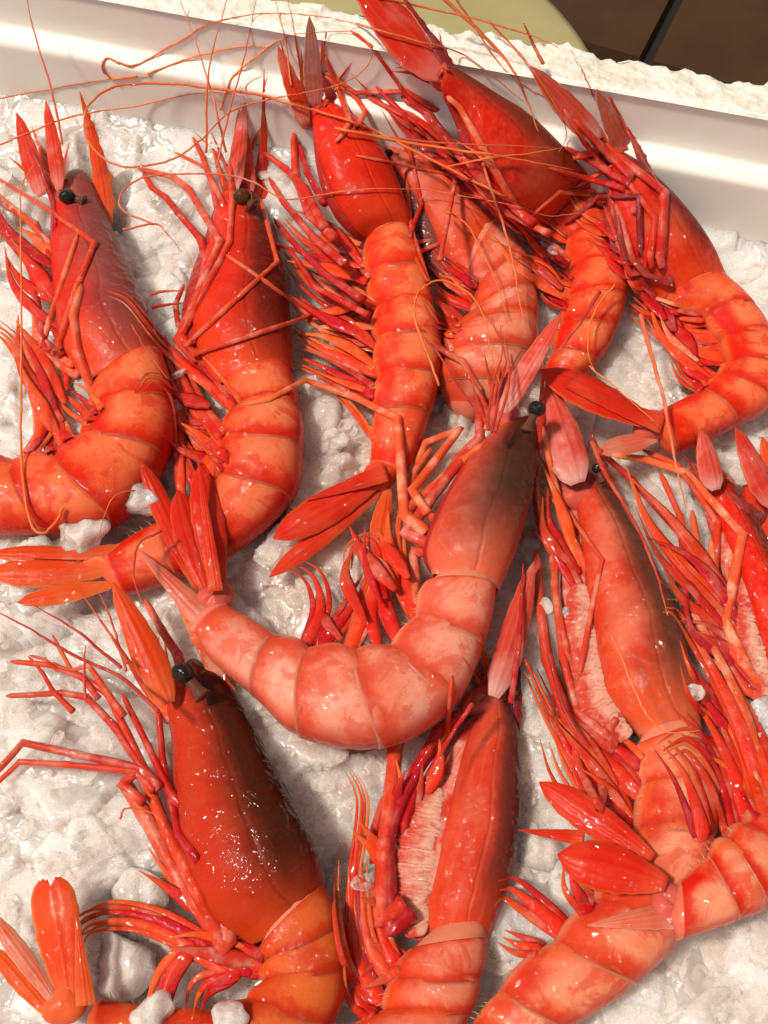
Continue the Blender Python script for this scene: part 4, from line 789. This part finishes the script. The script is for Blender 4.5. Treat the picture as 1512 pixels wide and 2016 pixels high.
for i in range(-4, 5):
    for j in range(-5, 5):
        n0, n1 = JO + .005 + i * TS, JO + .005 + (i + 1) * TS - .010; a0, a1 = j * TS + .2 + .008, j * TS + .2 + TS - .008
        V = [FW(a0, n0, FZ - .012), FW(a1, n0, FZ - .012), FW(a1, n1, FZ - .012), FW(a0, n1, FZ - .012), FW(a0 + .004, n0 + .004, FZ), FW(a1 - .004, n0 + .004, FZ), FW(a1 - .004, n1 - .004, FZ), FW(a0 + .004, n1 - .004, FZ)]
        mk('floor_tile', V, [(4, 5, 6, 7), (0, 1, 5, 4), (1, 2, 6, 5), (2, 3, 7, 6), (3, 0, 4, 7)], M_FLOOR, fl, smooth=False)
# round pale table
m, t, b = nodes('olive_top'); g = N(t)
c = g.mix(g.ss(g.noise(14, 4.0), .35, .7), (.40, .36, .17), (.34, .30, .14)); g.link(c, b.inputs['Base Color']); b.inputs['Roughness'].default_value = .4
TZ = -.12; e1, e2 = P(1160, 90, TZ), P(1090, 0, TZ)
Rt = .22; mid = (e1 + e2) / 2; hv = e1 - e2; hl = np.linalg.norm(hv) / 2; pn = nrm(np.array([hv[1], -hv[0], 0])); pn = pn if pn[0] < 0 else -pn
tc = mid + pn * math.sqrt(Rt * Rt - hl * hl); tc[2] = TZ
tb = empty('round_tub', (tc[0], tc[1], FZ), 'pale olive round tub top standing on the brown floor behind the box', 'tub')
def lathe(name, prof, ns=96, mat=m, parent=None):
    V = [np.array([tc[0] + r * math.cos(2 * math.pi * j / ns), tc[1] + r * math.sin(2 * math.pi * j / ns), z]) for r, z in prof for j in range(ns)]
    F = grid_faces(len(prof), ns); return mk(name, V, F, mat, parent)
lathe('lid', [(.0005, TZ), (Rt * .9, TZ), (Rt - .006, TZ), (Rt - .001, TZ - .002), (Rt, TZ - .006), (Rt, TZ - .025), (Rt - .008, TZ - .028)], parent=tb)
lathe('tub_body', [(Rt - .008, TZ - .027), (Rt - .05, FZ)], parent=tb)
m, t, b = nodes('glassy_ice'); g = N(t); b.inputs['Base Color'].default_value = (.80, .74, .70, 1); b.inputs['Roughness'].default_value = .10; b.inputs['IOR'].default_value = 1.31
g.link(g.ss(g.noise(300, 3.0, .6), .35, .65, .12, .50), b.inputs['Alpha'])
bp = g.bump(g.noise(500, 4.0, .7), .25, .0006); g.link(bp, b.inputs['Normal']); M_SHARD = m
# ------------------------------------------------------------------ loose ice
BV = bvh()
def ice_chunk(x, y, rpx, label, seed, flat=.6, mat=M_FROST, sink=.25, asp=None):
    z = surf_z(x, y); s = rpx * mpp(x, y, z); c = P(x, y, z + s * flat * (1 - sink) * .6)
    V, F = chunk((0, 0, 0), s, seed, flat, 4, .035); V = V + .05 * s * np.sin(V[:, [1, 2, 0]] / s * 9 + seed) + c
    o = mk('ice_chunk', V, F, mat, None, smooth=False); tag(o, label, 'ice chunk', 'loose lumps of ice'); return o
for a in ((168, 1050, 58, 'frosty lump of ice under the orange antenna left of the second prawn\'s tail', 1), (275, 985, 46, 'lump of ice wedged between the two left prawns above the tail', 2),
          (278, 1758, 56, 'round lump of ice resting above the swimming leg of the bottom left prawn', 4), (245, 1890, 74, 'largest frosty lump of ice beside the cut tail at the bottom left', 5), (300, 1998, 50, 'lump of ice at the bottom edge over the tail of the dark red prawn', 6),
          (452, 2008, 40, 'ice lump at the bottom edge under the dark red prawn\'s abdomen', 7), (1062, 1668, 48, 'block of ice between the bottom centre prawn and the red tail fan', 10)): ice_chunk(*a)
ice_chunk(715, 1690, 30, 'clear ice sliver in front of the long red swimming leg at bottom centre', 8, .8, M_SHARD); ice_chunk(715, 1740, 26, 'clear ice sliver just below another at the bottom centre prawn\'s side', 12, .8, M_SHARD)
ice_chunk(1368, 1362, 20, 'tiny clear ice crystal between the two right prawns', 9, .9, M_SHARD); ice_chunk(672, 905, 20, 'small clear ice crystal right of the second prawn\'s abdomen', 11, .6, M_SHARD)
# broken flakes of crushed ice, uncountable
Vs, Fs = [], []; r = np.random.default_rng(5); n = 0
for k in range(3000):
    x, y = r.uniform(-60, 1570), r.uniform(120, 2080); z = surf_z(x, y); c = P(x, y, z); dn = float(c @ WN); ds = float(c @ WD)
    jj, ii = int((ds - S0) / (S1 - S0) * (ng_s - 1)), int((dn - N0) / (LED_IN + .01 - N0) * (ng_n - 1))
    if not (0 <= ii < ng_n and 0 <= jj < ng_s) or dn > LED_IN - .006 or abs(z - IZ[ii, jj]) > .0016: continue
    sz = .0012 + .0050 * r.random() ** 2.2; V, F = chunk((0, 0, 0), sz, 1000 + k, .30, 2, .0)
    ax = r.normal(0, .35, 2); R1 = np.array([[1, 0, 0], [0, math.cos(ax[0]), -math.sin(ax[0])], [0, math.sin(ax[0]), math.cos(ax[0])]]); R2 = np.array([[math.cos(ax[1]), 0, math.sin(ax[1])], [0, 1, 0], [-math.sin(ax[1]), 0, math.cos(ax[1])]])
    V = V @ R1 @ R2 + c + np.array([0, 0, sz * .08]); Vs.append(V); Fs += [[q + n for q in f] for f in F]; n += len(V)
o = mk('ice_flakes', np.concatenate(Vs), Fs, M_SHARD, None, smooth=False); tag(o, kind='stuff'); o['label'] = 'broken glassy flakes of crushed ice lying between the prawns'; o['category'] = 'ice'
print('objects', len(bpy.data.objects))
